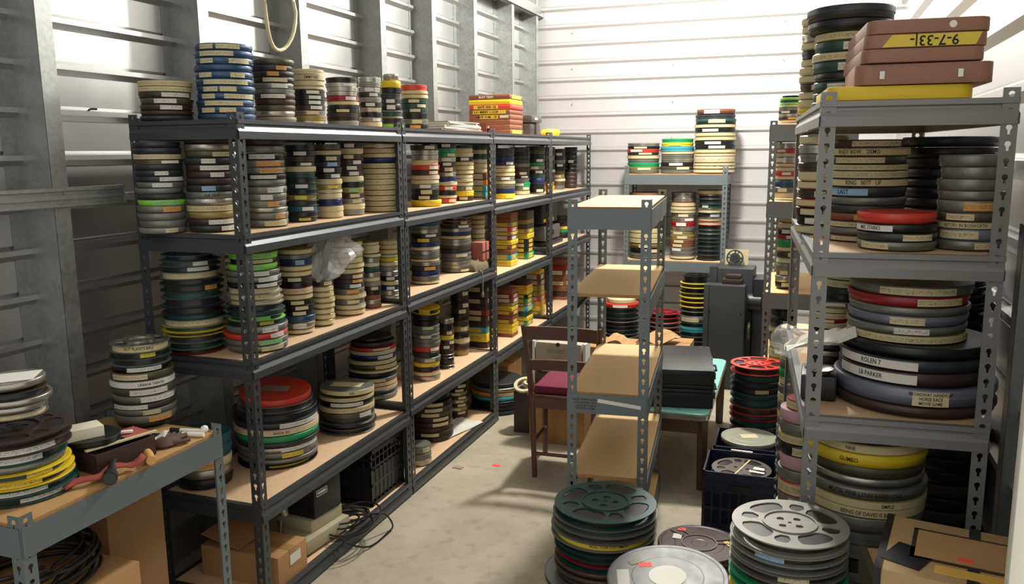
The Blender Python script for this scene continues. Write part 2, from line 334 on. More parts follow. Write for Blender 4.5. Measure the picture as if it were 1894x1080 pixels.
# empty rack in the aisle
cr = rack('empty blue-grey shelf rack standing in the aisle with five bare boards', -.888, 3.14, 5.6, .325, .885, 1.535, [1.506, (1.162,), .757, (.405,), .09], 'plain', BLUG, BRIGHTB, None)
for z in (1.162, .405):
    for bx, by, a, ln in ((.325+.0025, .003, 90, .879), (-.0025, .882, -90, .879)):
        link('beam', beam_mesh(ln, 'plain', BLUG), cr, (bx, by, z-.005), R(a))
tp = obj('tape_strip', MB().box(.125, .300, -.0040, -.0026, -.0075, .0075), WHITE, cr); tp.location = (0, 0, .724); tp.rotation_euler = (0, R(6.5), 0); tp['label'] = 'white tape strip'
tp.location = (.0, -.0, .7405)
for i, (s, dz) in enumerate((('HAND STERN ANGLO', 0), ('HALS BAKERY BOX', -.013), ('LUNCHES DRAFT', -.026), ('GENERAL HOME', -.037))):
    flat_text('handwriting', s, .011, cr, (.075, -.0032, .727+dz), (R(90), 0, 0))
rack('blue-grey shelf rack against the back wall loaded with cans', -1.46, 6.90, 0, .84, .36, 1.60, [1.531, .812], 'plain', BLUG, BOARD, None)
rack('blue-grey shelf rack beyond the grey rack, end-on', -.212, 4.72, 0, .44, .86, 1.872, [1.852, 1.442, .940, .494], 'plain', MIDG, BRIGHTB, None)
rack('mid-grey shelf rack holding brown cases and large cans beside the jamb', .020, 2.382, 3.8, .466, 1.20, 1.868, [1.842, 1.442, .980, .073], 'step', MIDG, BOARD, None)
rack('low blue-grey steel bench with tools and reels', -2.30, 1.405, 0, .49, .76, .835, [.812], 'plain', BLUG, mat('bench_board', '#b08a58', .7, 0, var=.15, scale=12), None, name='steel_bench')

# stack name, group, x, y, base z, top z, radius, discs from the top down (* reel, # box)
STACKS = [
  ('first stack, top of first charcoal rack', 'cans stacked on the top of the charcoal racks', -2.2, 2.464, 1.84, 1.98, 0.091,
   'tF5 cF4 nW5 oW5 nW5 n4 d4'),
  ('blue stack, top of first charcoal rack', 'cans stacked on the top of the charcoal racks', -2.03, 2.579, 1.84, 2.109, 0.102,
   'bC5 bC5 bC5 b5 bC5 bC5 bC5 bC5 bC5 bC5 b5'),
  ('third stack, top of first charcoal rack', 'cans stacked on the top of the charcoal racks', -2, 2.83, 1.84, 2.08, 0.08,
   'o4 dA4 dA4 kC4 gW4 g3 nW4 n4 o4 s4 w4'),
  ('fourth stack, top of first charcoal rack', 'cans stacked on the top of the charcoal racks', -1.98, 3.041, 1.84, 2.061, 0.067,
   'c4 wF5 cF4 tF3 kW4 kW4 kW4 nW4 gC4 t4 sC3'),
  ('fifth stack, top of first charcoal rack', 'cans stacked on the top of the charcoal racks', -1.98, 3.309, 1.84, 2.05, 0.07,
   'k5 sW4 s4 s4 RW5 tF4 k3 kC4 n4 k3 w5'),
  ('sixth stack, top of first charcoal rack', 'cans stacked on the top of the charcoal racks', -1.96, 3.522, 1.84, 2.067, 0.053,
   's4 w4 sW4 kW4 w4 kW4 sC4 k4 wW4 c4'),
  ('seventh stack, top of first charcoal rack', 'cans stacked on the top of the charcoal racks', -1.97, 3.747, 1.84, 2.101, 0.053,
   's5@.75 y5 k4 d4 dW4 kW5 *w5@1.15 *w5@1.1 l3@1.25'),
  ('red-topped stack, top of second charcoal rack', 'cans stacked on the top of the charcoal racks', -1.95, 3.968, 1.84, 2.063, 0.07,
   'r5 cF3 tF4 EC4 EC4 EC4 k5 gC5 kA4'),
  ('first stack, upper shelf, first charcoal rack', 'cans on the upper shelves of the charcoal racks', -2.2, 2.4, 1.445, 1.766, 0.082,
   'd4 d4 sF4 oW3 d4 dW4 dW4 gW4 g4 d4 lG4 gA5 g5 g5 wC4'),
  ('second stack, upper shelf, first charcoal rack', 'cans on the upper shelves of the charcoal racks', -2.06, 2.501, 1.445, 1.776, 0.087,
   'n3 s4 oC4 dW4 nW4 nW4 n4 dB4 g4 s4 tF4 t4 nW4 dW4'),
  ('third stack, upper shelf, first charcoal rack', 'cans on the upper shelves of the charcoal racks', -1.99, 2.724, 1.445, 1.778, 0.082,
   'n4 g4 kW4 gA4 gA4 kW3 g4 gW4 gW4 gA4 s3 gA4 gC4'),
  ('fourth stack, upper shelf, first charcoal rack', 'cans on the upper shelves of the charcoal racks', -1.99, 2.969, 1.445, 1.756, 0.063,
   'k4 kW4 n4 kW3 cF4 E4 *E4@1.1 EW4 *E4@1.1 tY4 *E4@1.15 TW4 *E4@1.1 EY3'),
  ('fifth stack, upper shelf, first charcoal rack', 'cans on the upper shelves of the charcoal racks', -1.98, 3.164, 1.445, 1.761, 0.059,
   'o4 oF4 kC4 dB4 kW4 kW4 cF4 tY3 sF3 cF4 v5 cF4 cF4'),
  ('sixth stack, upper shelf, first charcoal rack', 'cans on the upper shelves of the charcoal racks', -1.97, 3.338, 1.445, 1.767, 0.057,
   'kW4 cF4 nC4 nW4 nW4 nW4 cF4 k4 tG4 nC4 gC4 c4 w4'),
  ('cream-banded stack, upper shelf, first charcoal rack', 'cans on the upper shelves of the charcoal racks', -1.95, 3.575, 1.445, 1.763, 0.086,
   'sF3 RF4 cF3 v4 tF4 tF4 tF4 cF4 tF4 tF4 tF4 tF4 tF4'),
  ('first stack, upper shelf, second charcoal rack', 'cans on the upper shelves of the charcoal racks', -1.97, 4.12, 1.435, 1.761, 0.076,
   'nW4 s4 s4 c4 rW4 nC4 pF4 cF3 gW4 kC5 kC4 y5@1.1'),
  ('green-topped stack, upper shelf, second charcoal rack', 'cans on the upper shelves of the charcoal racks', -1.97, 4.392, 1.435, 1.771, 0.062,
   'kW4 e4 eC4 sW4 nW4 nC5 gC4 v4 sF4 rW4 k4 gF3 rC4'),
  ('third stack, upper shelf, second charcoal rack', 'cans on the upper shelves of the charcoal racks', -1.97, 4.646, 1.435, 1.764, 0.062,
   'E3 cF4 cF4 kW4 tF4 cF4 tF4 wF4 cF3 wF4 gC4 yY5 nC4'),
  ('box stack, upper shelf, third charcoal rack', 'cans on the upper shelves of the charcoal racks', -1.97, 4.926, 1.405, 1.765, 0.065,
   'E4 sF4 E4 sF4 cF4 cF4 #NW6 #aW5 #qY5 #qY5 #NW5'),
  ('first stack, upper shelf, third charcoal rack', 'cans on the upper shelves of the charcoal racks', -1.98, 5.39, 1.405, 1.746, 0.074,
   'd4 d4 v5 vW4 sF3 cF4 tF4 wW4 gF4 g4 v5 yY5'),
  ('second stack, upper shelf, third charcoal rack', 'cans on the upper shelves of the charcoal racks', -2.05, 5.934, 1.405, 1.755, 0.073,
   'd4 k4 d4 d4 g4 n4 nW4 kW3 g4 eW4 gC4 cF4'),
  ('third stack, upper shelf, third charcoal rack', 'cans on the upper shelves of the charcoal racks', -2.03, 6.239, 1.405, 1.764, 0.076,
   'd4 o4 k4 dW4 e3 gW4 kW4 E4 v6 k4 kC4'),
  ('fourth stack, upper shelf, third charcoal rack', 'cans on the upper shelves of the charcoal racks', -2.05, 6.619, 1.405, 1.757, 0.063,
   'd4 k4 g4 k4 n4 sF3 n4 n4 tY4 a4'),
  ('first stack, upper shelf, fourth charcoal rack', 'cans on the upper shelves of the charcoal racks', -2.03, 6.85, 1.405, 1.743, 0.065,
   'k4 dW4 k4 g4 kW4 k4 o4 tC4 sF4 o4 g4'),
  ('second stack, upper shelf, fourth charcoal rack', 'cans on the upper shelves of the charcoal racks', -1.97, 7.063, 1.405, 1.757, 0.057,
   'd4 k4 d4 kW4 k4 k4 n4 n4 n4 n4'),
  ('reel stack, middle shelf, first charcoal rack', 'cans and reels on the middle shelves of the charcoal racks', -2.165, 2.484, 0.995, 1.36, 0.116,
   '*T4@.85 *gW4@.95 *EW4@.9 *wF5@.92 *E4@.98 *EA5@.98 *g5@.98 *b6@.95 *d5@.98 *E4@.98 *wF5@1 *y4@1 *y3@1 *g5@.95 *e5@.93 *R3@.88'),
  ('lime-topped stack, middle shelf, first charcoal rack', 'cans and reels on the middle shelves of the charcoal racks', -1.96, 2.585, 0.995, 1.361, 0.101,
   'lG5@.9 kC4@.85 lG5@.9 gW5 gW5 kW4 *wF5@1 *wF5@1 *wF4@1 *E5@1.05 *E4@1.08 *lG4@1.05 *EY4@1.08 gW6@1.15 rW5@1.16 gG5@1.15 gC5@1.14'),
  ('rust-banded stack, middle shelf, first charcoal rack', 'cans and reels on the middle shelves of the charcoal racks', -1.97, 2.87, 0.995, 1.341, 0.067,
   'tF4 g3 vB5 tF4 tF4 nC4 k4 RF5 tF4 kC4 kC4 kC4 b5 sW5 sF3'),
  ('tan stack under plastic, middle shelf, first charcoal rack', 'cans and reels on the middle shelves of the charcoal racks', -1.95, 3.028, 0.995, 1.188, 0.049,
   'nC4 tF4 tF4 tF4 tF4 tF4 tF4 tF4'),
  ('fifth stack, middle shelf, first charcoal rack', 'cans and reels on the middle shelves of the charcoal racks', -1.97, 3.279, 0.995, 1.329, 0.072,
   'tF4 tF4 tF4 cF4 tF4 tF4 nC4 nA3 dW4 gA4 tF4@1.05 gC4 wF4 tF4'),
  ('sixth stack, middle shelf, first charcoal rack', 'cans and reels on the middle shelves of the charcoal racks', -1.95, 3.456, 0.995, 1.308, 0.044,
   'tF3 cF4 cF3 EF4 s4 sF4 E5 s4 wF4 w4 nC4 k4 N4 s4 N3'),
  ('seventh stack, middle shelf, first charcoal rack', 'cans and reels on the middle shelves of the charcoal racks', -1.95, 3.64, 0.995, 1.295, 0.051,
   'cF3 aF4 tF4 eF3 y3 tF4 w4 s4 kW4 tF4 vW4 s4 gC5'),
  ('first stack, middle shelf, second charcoal rack', 'cans and reels on the middle shelves of the charcoal racks', -1.97, 4.095, 1.015, 1.355, 0.08,
   'T4 g4 s4 kW4 oY5 v4 sF4 s4 g4 NF3 s4 dA5 v5 g5 tF3'),
  ('second stack, middle shelf, second charcoal rack', 'cans and reels on the middle shelves of the charcoal racks', -1.99, 4.563, 1.015, 1.337, 0.094,
   '*s3 *aC4 dW4 s4 v4 tF4 s3 s4 o4 d4 gC5 g4 s4 s4 gC4'),
  ('cream-topped stack, middle shelf, third charcoal rack', 'cans and reels on the middle shelves of the charcoal racks', -2, 4.926, 0.945, 1.326, 0.052,
   'tF4 tF4 tF4 cW4 tF4 sF4 cC4 n5 s4 RF5 R5 n4'),
  ('box stack, middle shelf, third charcoal rack', 'cans and reels on the middle shelves of the charcoal racks', -1.97, 5.371, 0.945, 1.31, 0.071,
   '#N4 #N4 #tY4 #rW4 #tY3 #NW4 #yY4 #NY4 #N4 #qY5 #yY5'),
  ('olive box stack, middle shelf, third charcoal rack', 'cans and reels on the middle shelves of the charcoal racks', -1.99, 5.774, 0.945, 1.297, 0.076,
   '#o4 #o4 #t4 #o4 #tY4 #yY5 #kY4 #kY4 #kY4 #eY6'),
  ('first stack, middle shelf, fourth charcoal rack', 'cans and reels on the middle shelves of the charcoal racks', -2, 6.831, 0.995, 1.178, 0.079,
   'n5 n5 n5 yY5 e4 n4 k4'),
  ('teal stack behind bench, lower shelf, first charcoal rack', 'cans on the lower shelves of the charcoal racks', -2.19, 2.515, 0.45, 0.654, 0.104,
   'T6 T6 cA5 s5 k5'),
  ('red-topped stack, lower shelf, first charcoal rack', 'cans on the lower shelves of the charcoal racks', -2.08, 2.835, 0.45, 0.742, 0.174,
   'r6@.85 *s5@.9 *d6@1 dW5 pF5 e5 d4 sW4@.97 gY5@.95 g4@.95 *kY3@.95'),
  ('second stack, lower shelf, first charcoal rack', 'cans on the lower shelves of the charcoal racks', -1.995, 3.263, 0.45, 0.648, 0.132,
   'gF5@.95 tF4@.97 kW5@.97 tF5@.97 oW6@.97 *g5@1 k4 *g5@1'),
  ('third stack, lower shelf, first charcoal rack', 'cans on the lower shelves of the charcoal racks', -2.09, 3.683, 0.48, 0.799, 0.126,
   'k4@.85 n5@.9 rC3@.95 sF4@.95 vW5@.95 tF4 oC5 tF3@1.02 k5 gC4 rF4 RF4 *g5@1 g4'),
  ('first stack, lower shelf, second charcoal rack', 'cans on the lower shelves of the charcoal racks', -1.96, 4.058, 0.48, 0.883, 0.075,
   '*yY5@1.1 k6 k5 gC4 g4 gC4 g4 g4 rW5 d5 gC5 yY4 d4 RF5 s4'),
  ('second stack, lower shelf, second charcoal rack', 'cans on the lower shelves of the charcoal racks', -1.95, 4.308, 0.48, 0.775, 0.044,
   's4 k6 nC4 yY4 nC4 nW4 n4 *s3@1.1 k6 *s3@1.1'),
  ('third stack, lower shelf, second charcoal rack', 'cans on the lower shelves of the charcoal racks', -2, 4.626, 0.48, 0.961, 0.057,
   'k4 s4 kC4 k4 kC4 nC4 k4 n4 tC4 k4 sF4 n4 t4'),
  ('big box stack, lower shelf, third charcoal rack', 'cans on the lower shelves of the charcoal racks', -2.05, 5.048, 0.445, 0.853, 0.098,
   '#nC4 #n4 #nC4 #n4 #RC4 #nC4 #n4 #qY4 #yY6 #n4'),
  ('first box stack, lower shelf, third charcoal rack', 'cans on the lower shelves of the charcoal racks', -1.96, 5.371, 0.445, 0.779, 0.065,
   '#N4 #RW4 #NW4 #t3 #yY4 #NY4 #N4 #NY4 #yY4 #yY5 #N3'),
  ('second box stack, lower shelf, third charcoal rack', 'cans on the lower shelves of the charcoal racks', -1.99, 5.763, 0.445, 0.78, 0.069,
   '#n4 #aY4 #yY5 #kY4 #eY5 #NC3 #qY5 #E5 #yY4 #eY5'),
  ('third box stack, lower shelf, third charcoal rack', 'cans on the lower shelves of the charcoal racks', -1.99, 6.09, 0.464, 0.815, 0.064,
   '#yY3 #NW5 #NW4 #tY5 #tY4 #rW4 #aY4 #yY4 #tY3'),
  ('first stack, lower shelf, fourth charcoal rack', 'cans on the lower shelves of the charcoal racks', -1.99, 6.798, 0.445, 0.812, 0.07,
   '#N4 #R4 #NW4 #N4 #NC4 #N4 #n4 #N4'),
  ('front stack, floor shelf, second charcoal rack', 'cans on the floor shelf of the charcoal racks', -2.03, 4.237, 0.075, 0.346, 0.13,
   'k5@.9 kC4@.95 oC4 oC4 nC4 nC4 n4 nC4 k4'),
  ('rear stack, floor shelf, second charcoal rack', 'cans on the floor shelf of the charcoal racks', -2.03, 4.629, 0.075, 0.329, 0.068,
   'k5 nC5 kC4 tC4 nC4 tC4 nC4 tC4 nC4 n4'),
  ('clear pile, floor shelf, second charcoal rack', 'cans on the floor shelf of the charcoal racks', -1.9, 3.828, 0.075, 0.184, 0.058,
   'gC4 g3 sF3'),
  ('big stack on floor shelf, third charcoal rack', 'cans on the floor shelf of the charcoal racks', -1.927, 5.078, 0, 0.214, 0.183,
   'd4@.95 s4 aC4 q4 k5 k4 d4'),
  ('cans piled on bench reels', 'cans and reels on the steel bench', -2.02, 1.591, 1.03, 1.123, 0.093,
   's5@.95 *n5@.98 s5@1.08 s5@.95 *sF4@.95'),
  ('reel pile, end of steel bench', 'cans and reels on the steel bench', -2.02, 1.581, 0.815, 0.991, 0.144,
   '*n4@1.0 *nW5@.97 *EW5@.9 g4@.9 *yY4@.97 *yY4@1.0 *EW4@1.03 *EW4@1.04'),
  ('tall stack, far corner of steel bench', 'cans and reels on the steel bench', -2.12, 2.159, 0.815, 1.101, 0.102,
   '*sF5@.95 *EY4@.97 *m5@.95 kW4@.9 oC5 gW5@1.02 oW5 gW5 nW4 gC4 gA5 k4@.9'),
  ('first stack, top of back wall rack', 'cans on the back wall rack', -1.335, 7.07, 1.535, 1.785, 0.137,
   's4 kC3 rW4 nC3 gF5 g4 e5 tC4 g3'),
  ('yellow-topped stack, top of back wall rack', 'cans on the back wall rack', -1.049, 7.07, 1.535, 1.817, 0.14,
   'e4@.95 yY4@.95 q5 sF3 g4 s4 kW4 oC4 g3'),
  ('tall stack, top of back wall rack', 'cans on the back wall rack', -0.747, 7.07, 1.535, 2.046, 0.165,
   'NW5@.95 d4 EC5 oF4 kW4 tF4 tF4 kW4 kW4 tF4 tF3 pF6 tF3 cF3 NF4'),
  ('first stack, lower shelf, back wall rack', 'cans on the back wall rack', -1.295, 7.07, 0.82, 1.372, 0.153,
   'N4 nC4 nC4 tC4 oC4 tC4 o4 tF4 tF4 tF4 tC4 kC4 g4'),
  ('silver-topped stack, lower shelf, back wall rack', 'cans on the back wall rack', -0.988, 7.07, 0.82, 1.376, 0.105,
   's5 s4 RF5 cF3 tF3 gC4 sW4 RW5 s4 tC4 tC4 NC4 NC4 gW4 g4 sF3'),
  ('reel stack, lower shelf, back wall rack', 'cans on the back wall rack', -0.765, 7.07, 0.82, 1.396, 0.109,
   'tF4 *s4 *E4 *EW4 *sF4 *kW4 *sF3 *rF4 *d4 *s4 *E4 *E3 *E4 *E4 *E4 *E4'),
  ('yellow-rimmed reel tower beside grey cabinet', 'reels standing on the floor by the back wall', -0.807, 6.6, 0, 0.749, 0.126,
   '*k6@.9 *y4 *k4 *y4@1.02 *y4@1.02 *y4@1.02 *g4 *g4 gC5 *E4 q4 *d4 *d4 *g4 *g4 *g4 *g4 *g4 *g4'),
  ('red-lidded reels under back wall rack', 'reels standing on the floor by the back wall', -1.401, 6.55, 0, 0.543, 0.147,
   'cF4@.8 rW4 *k5 *k5 *g4 *k4 *d4 *k4 *g4 *k4 *k4 *g4 *k4 *g4 *k4 *g4'),
  ('red reels under back wall rack', 'reels standing on the floor by the back wall', -1.006, 6.3, 0, 0.495, 0.126,
   '*R4 *r4 *g4 *R4 *k4 *g4 *k4 *k4 *E4 *k4 *g4 *k4 *g4 *k4'),
  ('green-striped stack, top of end rack', 'cans on the end rack', -0.118, 4.88, 1.862, 2.009, 0.059,
   'k3@.8 lG3 E3 lG3 eF3 g4 dW4 s4 nA4 pF4'),
  ('red-striped stack, upper shelf, end rack', 'cans on the end rack', -0.132, 4.9, 1.452, 1.756, 0.06,
   's4 rW3 sF3 sW4 rF3 pF3 rW3 rF3 b5 gW4 cC4'),
  ('green-banded stack, middle shelf, end rack', 'cans on the end rack', -0.102, 4.9, 0.95, 1.354, 0.055,
   'tF4 sF4 kW4 RW3 e5 tF3 nC4 eF4 g4 gC4 s4 kC4'),
  ('black can stack, lower shelf, end rack', 'cans on the end rack', -0.104, 4.93, 0.503, 0.854, 0.072,
   '*E4 k6 kW5 tF4 n5 nC5 tF6 t4'),
  ('outer stack, top of grey rack', 'cans on the grey rack', 0.025, 3.3, 1.845, 2.184, 0.076,
   'cF4 wF4 s4 tF4 kW4 tF4 cF4 wF4 nC4 tF4 cF4 y3'),
  ('dark stack behind cases, top of grey rack', 'cans on the grey rack', 0.102, 3.05, 1.845, 2.172, 0.109,
   'd6@1.25 k5@1.2 tF4 EW5 sF4 EW5 k4 EW5 k4 kW4'),
  ('tall stack, upper shelf, grey rack', 'cans on the grey rack', 0.163, 2.784, 1.445, 1.747, 0.118,
   'nC4@1 tF4 oC4 sF3 sF4 oF4 dB5 g4 d4 NA4 gF3 gW4 NC3'),
  ('red-lidded stack, upper shelf, grey rack', 'cans on the grey rack', 0.237, 2.551, 1.445, 1.547, 0.105,
   'r6 kW5 dC5 gC5'),
  ('grey stack by corner post, upper shelf, grey rack', 'cans on the grey rack', 0.427, 2.597, 1.445, 1.702, 0.088,
   'g5 g5 g5 g4 gA5 oC4 tF3 mC5 gC4'),
  ('wide dark stack, rear of upper shelf, grey rack', 'cans on the grey rack', 0.429, 3.05, 1.445, 1.756, 0.146,
   'd5 k5 n5 d5 d4 k5 n5 d4 k5 k4'),
  ('side stack, upper shelf, grey rack', 'cans on the grey rack', 0.038, 2.95, 1.445, 1.764, 0.075,
   'sF4 sC4 gW4 n4 cF4 NF4 nC4 RF4 kC4 kW4 sF4'),
  ('red-banded stack, middle shelf, grey rack', 'cans on the grey rack', 0.291, 2.66, 1.178, 1.343, 0.167,
   'gC6 RC6 g5 mC6@.98 gW5@.98 tF5@.97'),
  ('broad brown stack, middle shelf, grey rack', 'cans on the grey rack', 0.318, 2.66, 0.985, 1.179, 0.215,
   'k7@.96 dW7@.97 nW8@.97 mC10@1.04 n6@1.04'),
  ('cream-banded stack, middle shelf, grey rack', 'cans on the grey rack', 0.089, 2.93, 0.985, 1.205, 0.067,
   'gC4 cF4 RC3 cF4 kC3 g5 bC4 k4 s4 k6 k6'),
  ('green-lidded stack, middle shelf, grey rack', 'cans on the grey rack', 0.154, 3.25, 0.985, 1.273, 0.092,
   'eF3 gF5 *E4 *E4 *EC4 g5 k6 k6 d6 d5'),
  ('yellow-banded stack, floor shelf, grey rack', 'cans on the grey rack', 0.201, 2.63, 0.08, 0.918, 0.168,
   'k5@1.0 cF4@1.02 y6@1.03 o5@.97 s4@1.0 g5@1.05 tF4@1.05 cF4@1.03 g7@1.03 g6@1.0 g7@1.0 k6@.98 g5 g5 k5@.98 d5 n5@1.02 g5 g5 k5@.98 d5 n5@1.02 g5 g5'),
  ('rear dark stack, middle shelf, grey rack', 'cans on the grey rack', 0.468, 3.28, 0.985, 1.307, 0.146,  # dark cans added here to block light and cover the right wall
   'k5 d5 k5 k5 n5 k5 d5 k5 k5 k5 d5'),
  ('rear dark stack, floor shelf, grey rack', 'cans on the grey rack', 0.503, 3.2, 0.08, 0.759, 0.149,  # added below as well, to keep lamp light off the wall behind
   'k5 d5 k5 k5 n5 k5 d5 k5 k5 d5 k5 d5 k5 d5'),
  ('pink-lidded floor stack beside crates', 'cans between the crates and the grey rack', 0.025, 2.98, 0, 0.861, 0.083,
   'RF4@.8 p5 g5@1.05 tF4@1.02 kC5 p6 gC5 rF6 gC5 cF6 g5 g5 e5 kC5 rF5 cF5 y5 g5 e5 kC5'),
  ('wrapped floor stack beside grey rack', 'cans between the crates and the grey rack', -0.012, 3.9, 0, 0.928, 0.079,
   'cF4 gC4 tF4 sF4 gC4 eC4 sF4 gC4 cF4 g4 tF4 gC4 s4 n4 k4 g4 k4 g4 k4 g4 k4 g4 k4 g4'),
  ('red-topped reel pile behind crates', 'reels stacked on the floor', -0.213, 4.46, 0, 0.604, 0.14,
   '*r5 *k5@.97 *k4 *kC4 *E4 *E5 *R5 *R4 *k5@.97 *k5@.97 *k5@.97 *k5@.97 *k5@.97 *k5@.97 *d5@.97 *k5@.97'),
  ('black reel pile behind blue crate', 'reels stacked on the floor', -0.015, 3.4, 0, 0.61, 0.062,
   '*k5 *k4 *k5 *d4 *k5 *k4 *d5 *k5 *k4 *d5 *k5 *k4 *d5 *k5 *k4 *d5'),
  ('green reel pile before empty shelf', 'reels stacked on the floor', -0.618, 2.66, 0, 0.521, 0.176,
   '*E6@1 *g5@1.03 *g5@1.05 *gY6@1.05 *E4@1.02 *EW5@1.0 *R4@.95 *E4@.95 n5@.98 n5@.98 n5@.98 *g4@1.2 *g4@1.1 *E4@1.05 *k4@1.05 *g4@1.1 *g4@1.1 *E4@1.05 *k4@1.05 *g4@1.1 *g4@1.1 *E4@1.05 *k4@1.05 *g4@1.1 *g4@1.1'),
  ('pale reel pile before grey rack', 'reels stacked on the floor', -0.008, 2.18, 0, 0.748, 0.151,
   '*w6@1 *wB5@1 *w5@1.0 *gC5@1.02 *e5@1.0 *e5@1.02 *yY5@1.0 *g5@1 *k5@1 *g5@1 *k5@1 *g5@1 *k5@1 *g5@1 *g5 *E5 *g5 *k5 *g5 *E5 *g5 *k5 *g5 *E5 *g5 *k5 *g5 *E5 *g5 *k5'),
  ('red cans under grey disc lid', 'reels stacked on the floor', -0.327, 2.29, 0, 0.443, 0.183,
   'R5@.96 R5@.99 r4@.97 k4@.95 g5@.96 s5@.95 d5@.97 R5@.96 R5@.99 r4@.97 k4@.95 g5@.96 s5@.95'),
]

# ---------------------------------------------------------------- cans, reels and boxes
def can_body_mesh():
    return MB().lathe([(0, 0), (.94, 0), (.975, .05), (.975, .52), (0, .52)], 44).mesh('can_body', [M['g']], 40)
def can_lid_mesh():
    return MB().lathe([(.97, .50), (1, .50), (1, .54), (1.0, .90), (.992, .97), (.975, 1.0), (.92, 1.0), (.90, .965), (.60, .965), (.58, .985), (.20, .985), (.18, .965), (0, .965)], 44).mesh('can_lid', [M['g']], 40)
def patch(r, z0, z1, a0, a1, n):
    m = MB(); v = []; f = []
    for rr in (r, r-.012):
        for i in range(n+1):
            a = a0+(a1-a0)*i/n
            v += [(rr*math.cos(a), rr*math.sin(a), z0), (rr*math.cos(a), rr*math.sin(a), z1)]
    k = 2*(n+1)
    for i in range(n): f += [(2*i, 2*i+2, 2*i+3, 2*i+1), (2*i+1, 2*i+3, k+2*i+3, k+2*i+1), (2*i, 2*i+2, k+2*i+2, k+2*i)]
    f += [(0, 1, k+1, k), (2*n, 2*n+1, k+2*n+1, k+2*n)]
    m.add(v, f); me = m.mesh('tape_label', [TM['W']])
    uvl = me.uv_layers.new(name='UVMap')
    for p in me.polygons:
        for li in p.loop_indices:
            co = me.vertices[me.loops[li].vertex_index].co
            a = math.atan2(co.y, co.x); uvl.data[li].uv = ((a-a0)*r/2.0+.03*len(v), (co.z-z0)/(z1-z0))
    return me
BODY, LID = can_body_mesh(), can_lid_mesh()
TAPES = [patch(1.008, .17, .83, -h, h, n) for h, n in ((.42, 8), (.62, 10), (.28, 6))]
FULLT = patch(1.008, .12, .88, -1.75, 1.75, 30)
def flange_mesh(windows):
    m = MB()
    if not windows:
        m.lathe([(.10, 0), (.97, 0), (1, .3), (1, .7), (.97, 1), (.10, 1)], 48); return m.mesh('reel_flange', [M['g']], 40)
    N = 144; big = 8; z0, z1 = 0, 1
    def bounds(a):   # window radii for the angle, or None
        k = (a/(2*math.pi)*4) % 1; wide = k < .64
        lo, hi = (.03, .60) if wide else (.69, .91)
        if not (lo < k < hi): return None
        u = (k-lo)/(hi-lo); e = (1-abs(2*u-1)**3.5)**.3
        ri, ro = (.49, .87) if wide else (.55, .84)
        c = (ri+ro)/2; return (c-(c-ri)*e, c+(ro-c)*e)
    def hub(a):
        k = (a/(2*math.pi)*4) % 1
        if not (.3 < k < .7): return None
        u = (k-.3)/.4; e = math.sqrt(max(0, 1-(2*u-1)**2)); return (.20-.065*e, .20+.065*e)
    rows = []
    for i in range(N+1):
        a = 2*math.pi*i/N; rows.append((a, bounds(a % (2*math.pi)), hub(a % (2*math.pi))))
    def quad(a0, r00, r01, a1, r10, r11):
        if abs(r01-r00) < 1e-5 and abs(r11-r10) < 1e-5: return
        vs = [(r*math.cos(a), r*math.sin(a), z) for z in (z0, z1) for a, r in ((a0, r00), (a0, r01), (a1, r11), (a1, r10))]
        m.add(vs, [(0, 3, 2, 1), (4, 5, 6, 7), (0, 1, 5, 4), (1, 2, 6, 5), (2, 3, 7, 6), (3, 0, 4, 7)])
    for i in range(N):
        a0, b0, h0 = rows[i]; a1, b1, h1 = rows[i+1]
        hh0 = h0 or ((.20, .20)); hh1 = h1 or ((.20, .20))
        mid0 = sum(b0)/2 if b0 else (sum(b1)/2 if b1 else .69); mid1 = sum(b1)/2 if b1 else mid0
        bb0 = b0 or (mid0, mid0); bb1 = b1 or (mid1, mid1)
        quad(a0, .035, hh0[0], a1, .035, hh1[0]); quad(a0, hh0[1], bb0[0], a1, hh1[1], bb1[0]); quad(a0, bb0[1], 1, a1, bb1[1], 1)
    # raised hub ring
    return m.mesh('reel_flange', [M['g']], 30)
FL, FLW = flange_mesh(False), flange_mesh(True)
FLM = MB().lathe([(.05, 0), (.875, 0), (.875, 1), (.05, 1)], 44).mesh('wound_film', [FILM], 40)
FLS = MB().lathe([(.05, 0), (.84, 0), (.84, 1), (.05, 1)], 44).mesh('wound_film', [FILM], 40)
HUBR = MB().lathe([(.44, 0), (.475, 0), (.475, 1), (.44, 1)], 48, closed=True).mesh('hub_ring', [M['g']], 30)
def box_mesh(lid):
    m = MB()
    if lid: m.box(-1, 1, -1, 1, .0, 1)
    else: m.box(-.975, .975, -.975, .975, 0, .5)
    return m.mesh('box_body', [M['N']], bevel=.05)
BL_ = box_mesh(True)
STRAP = MB().box(1.002, 1.01, -.62, .5, .16, .84).mesh('paper_label', [TMP['Y']])
STRAPF = MB().box(-.7, .6, -1.01, -1.002, .16, .84).mesh('paper_label', [TMP['Y']])
for me_, ax in ((STRAP, 1), (STRAPF, 0)):
    uvl = me_.uv_layers.new(name='UVMap')
    for p in me_.polygons:
        for li in p.loop_indices:
            co = me_.vertices[me_.loops[li].vertex_index].co; uvl.data[li].uv = (co[ax]*.5, (co.z-.16)/.68)
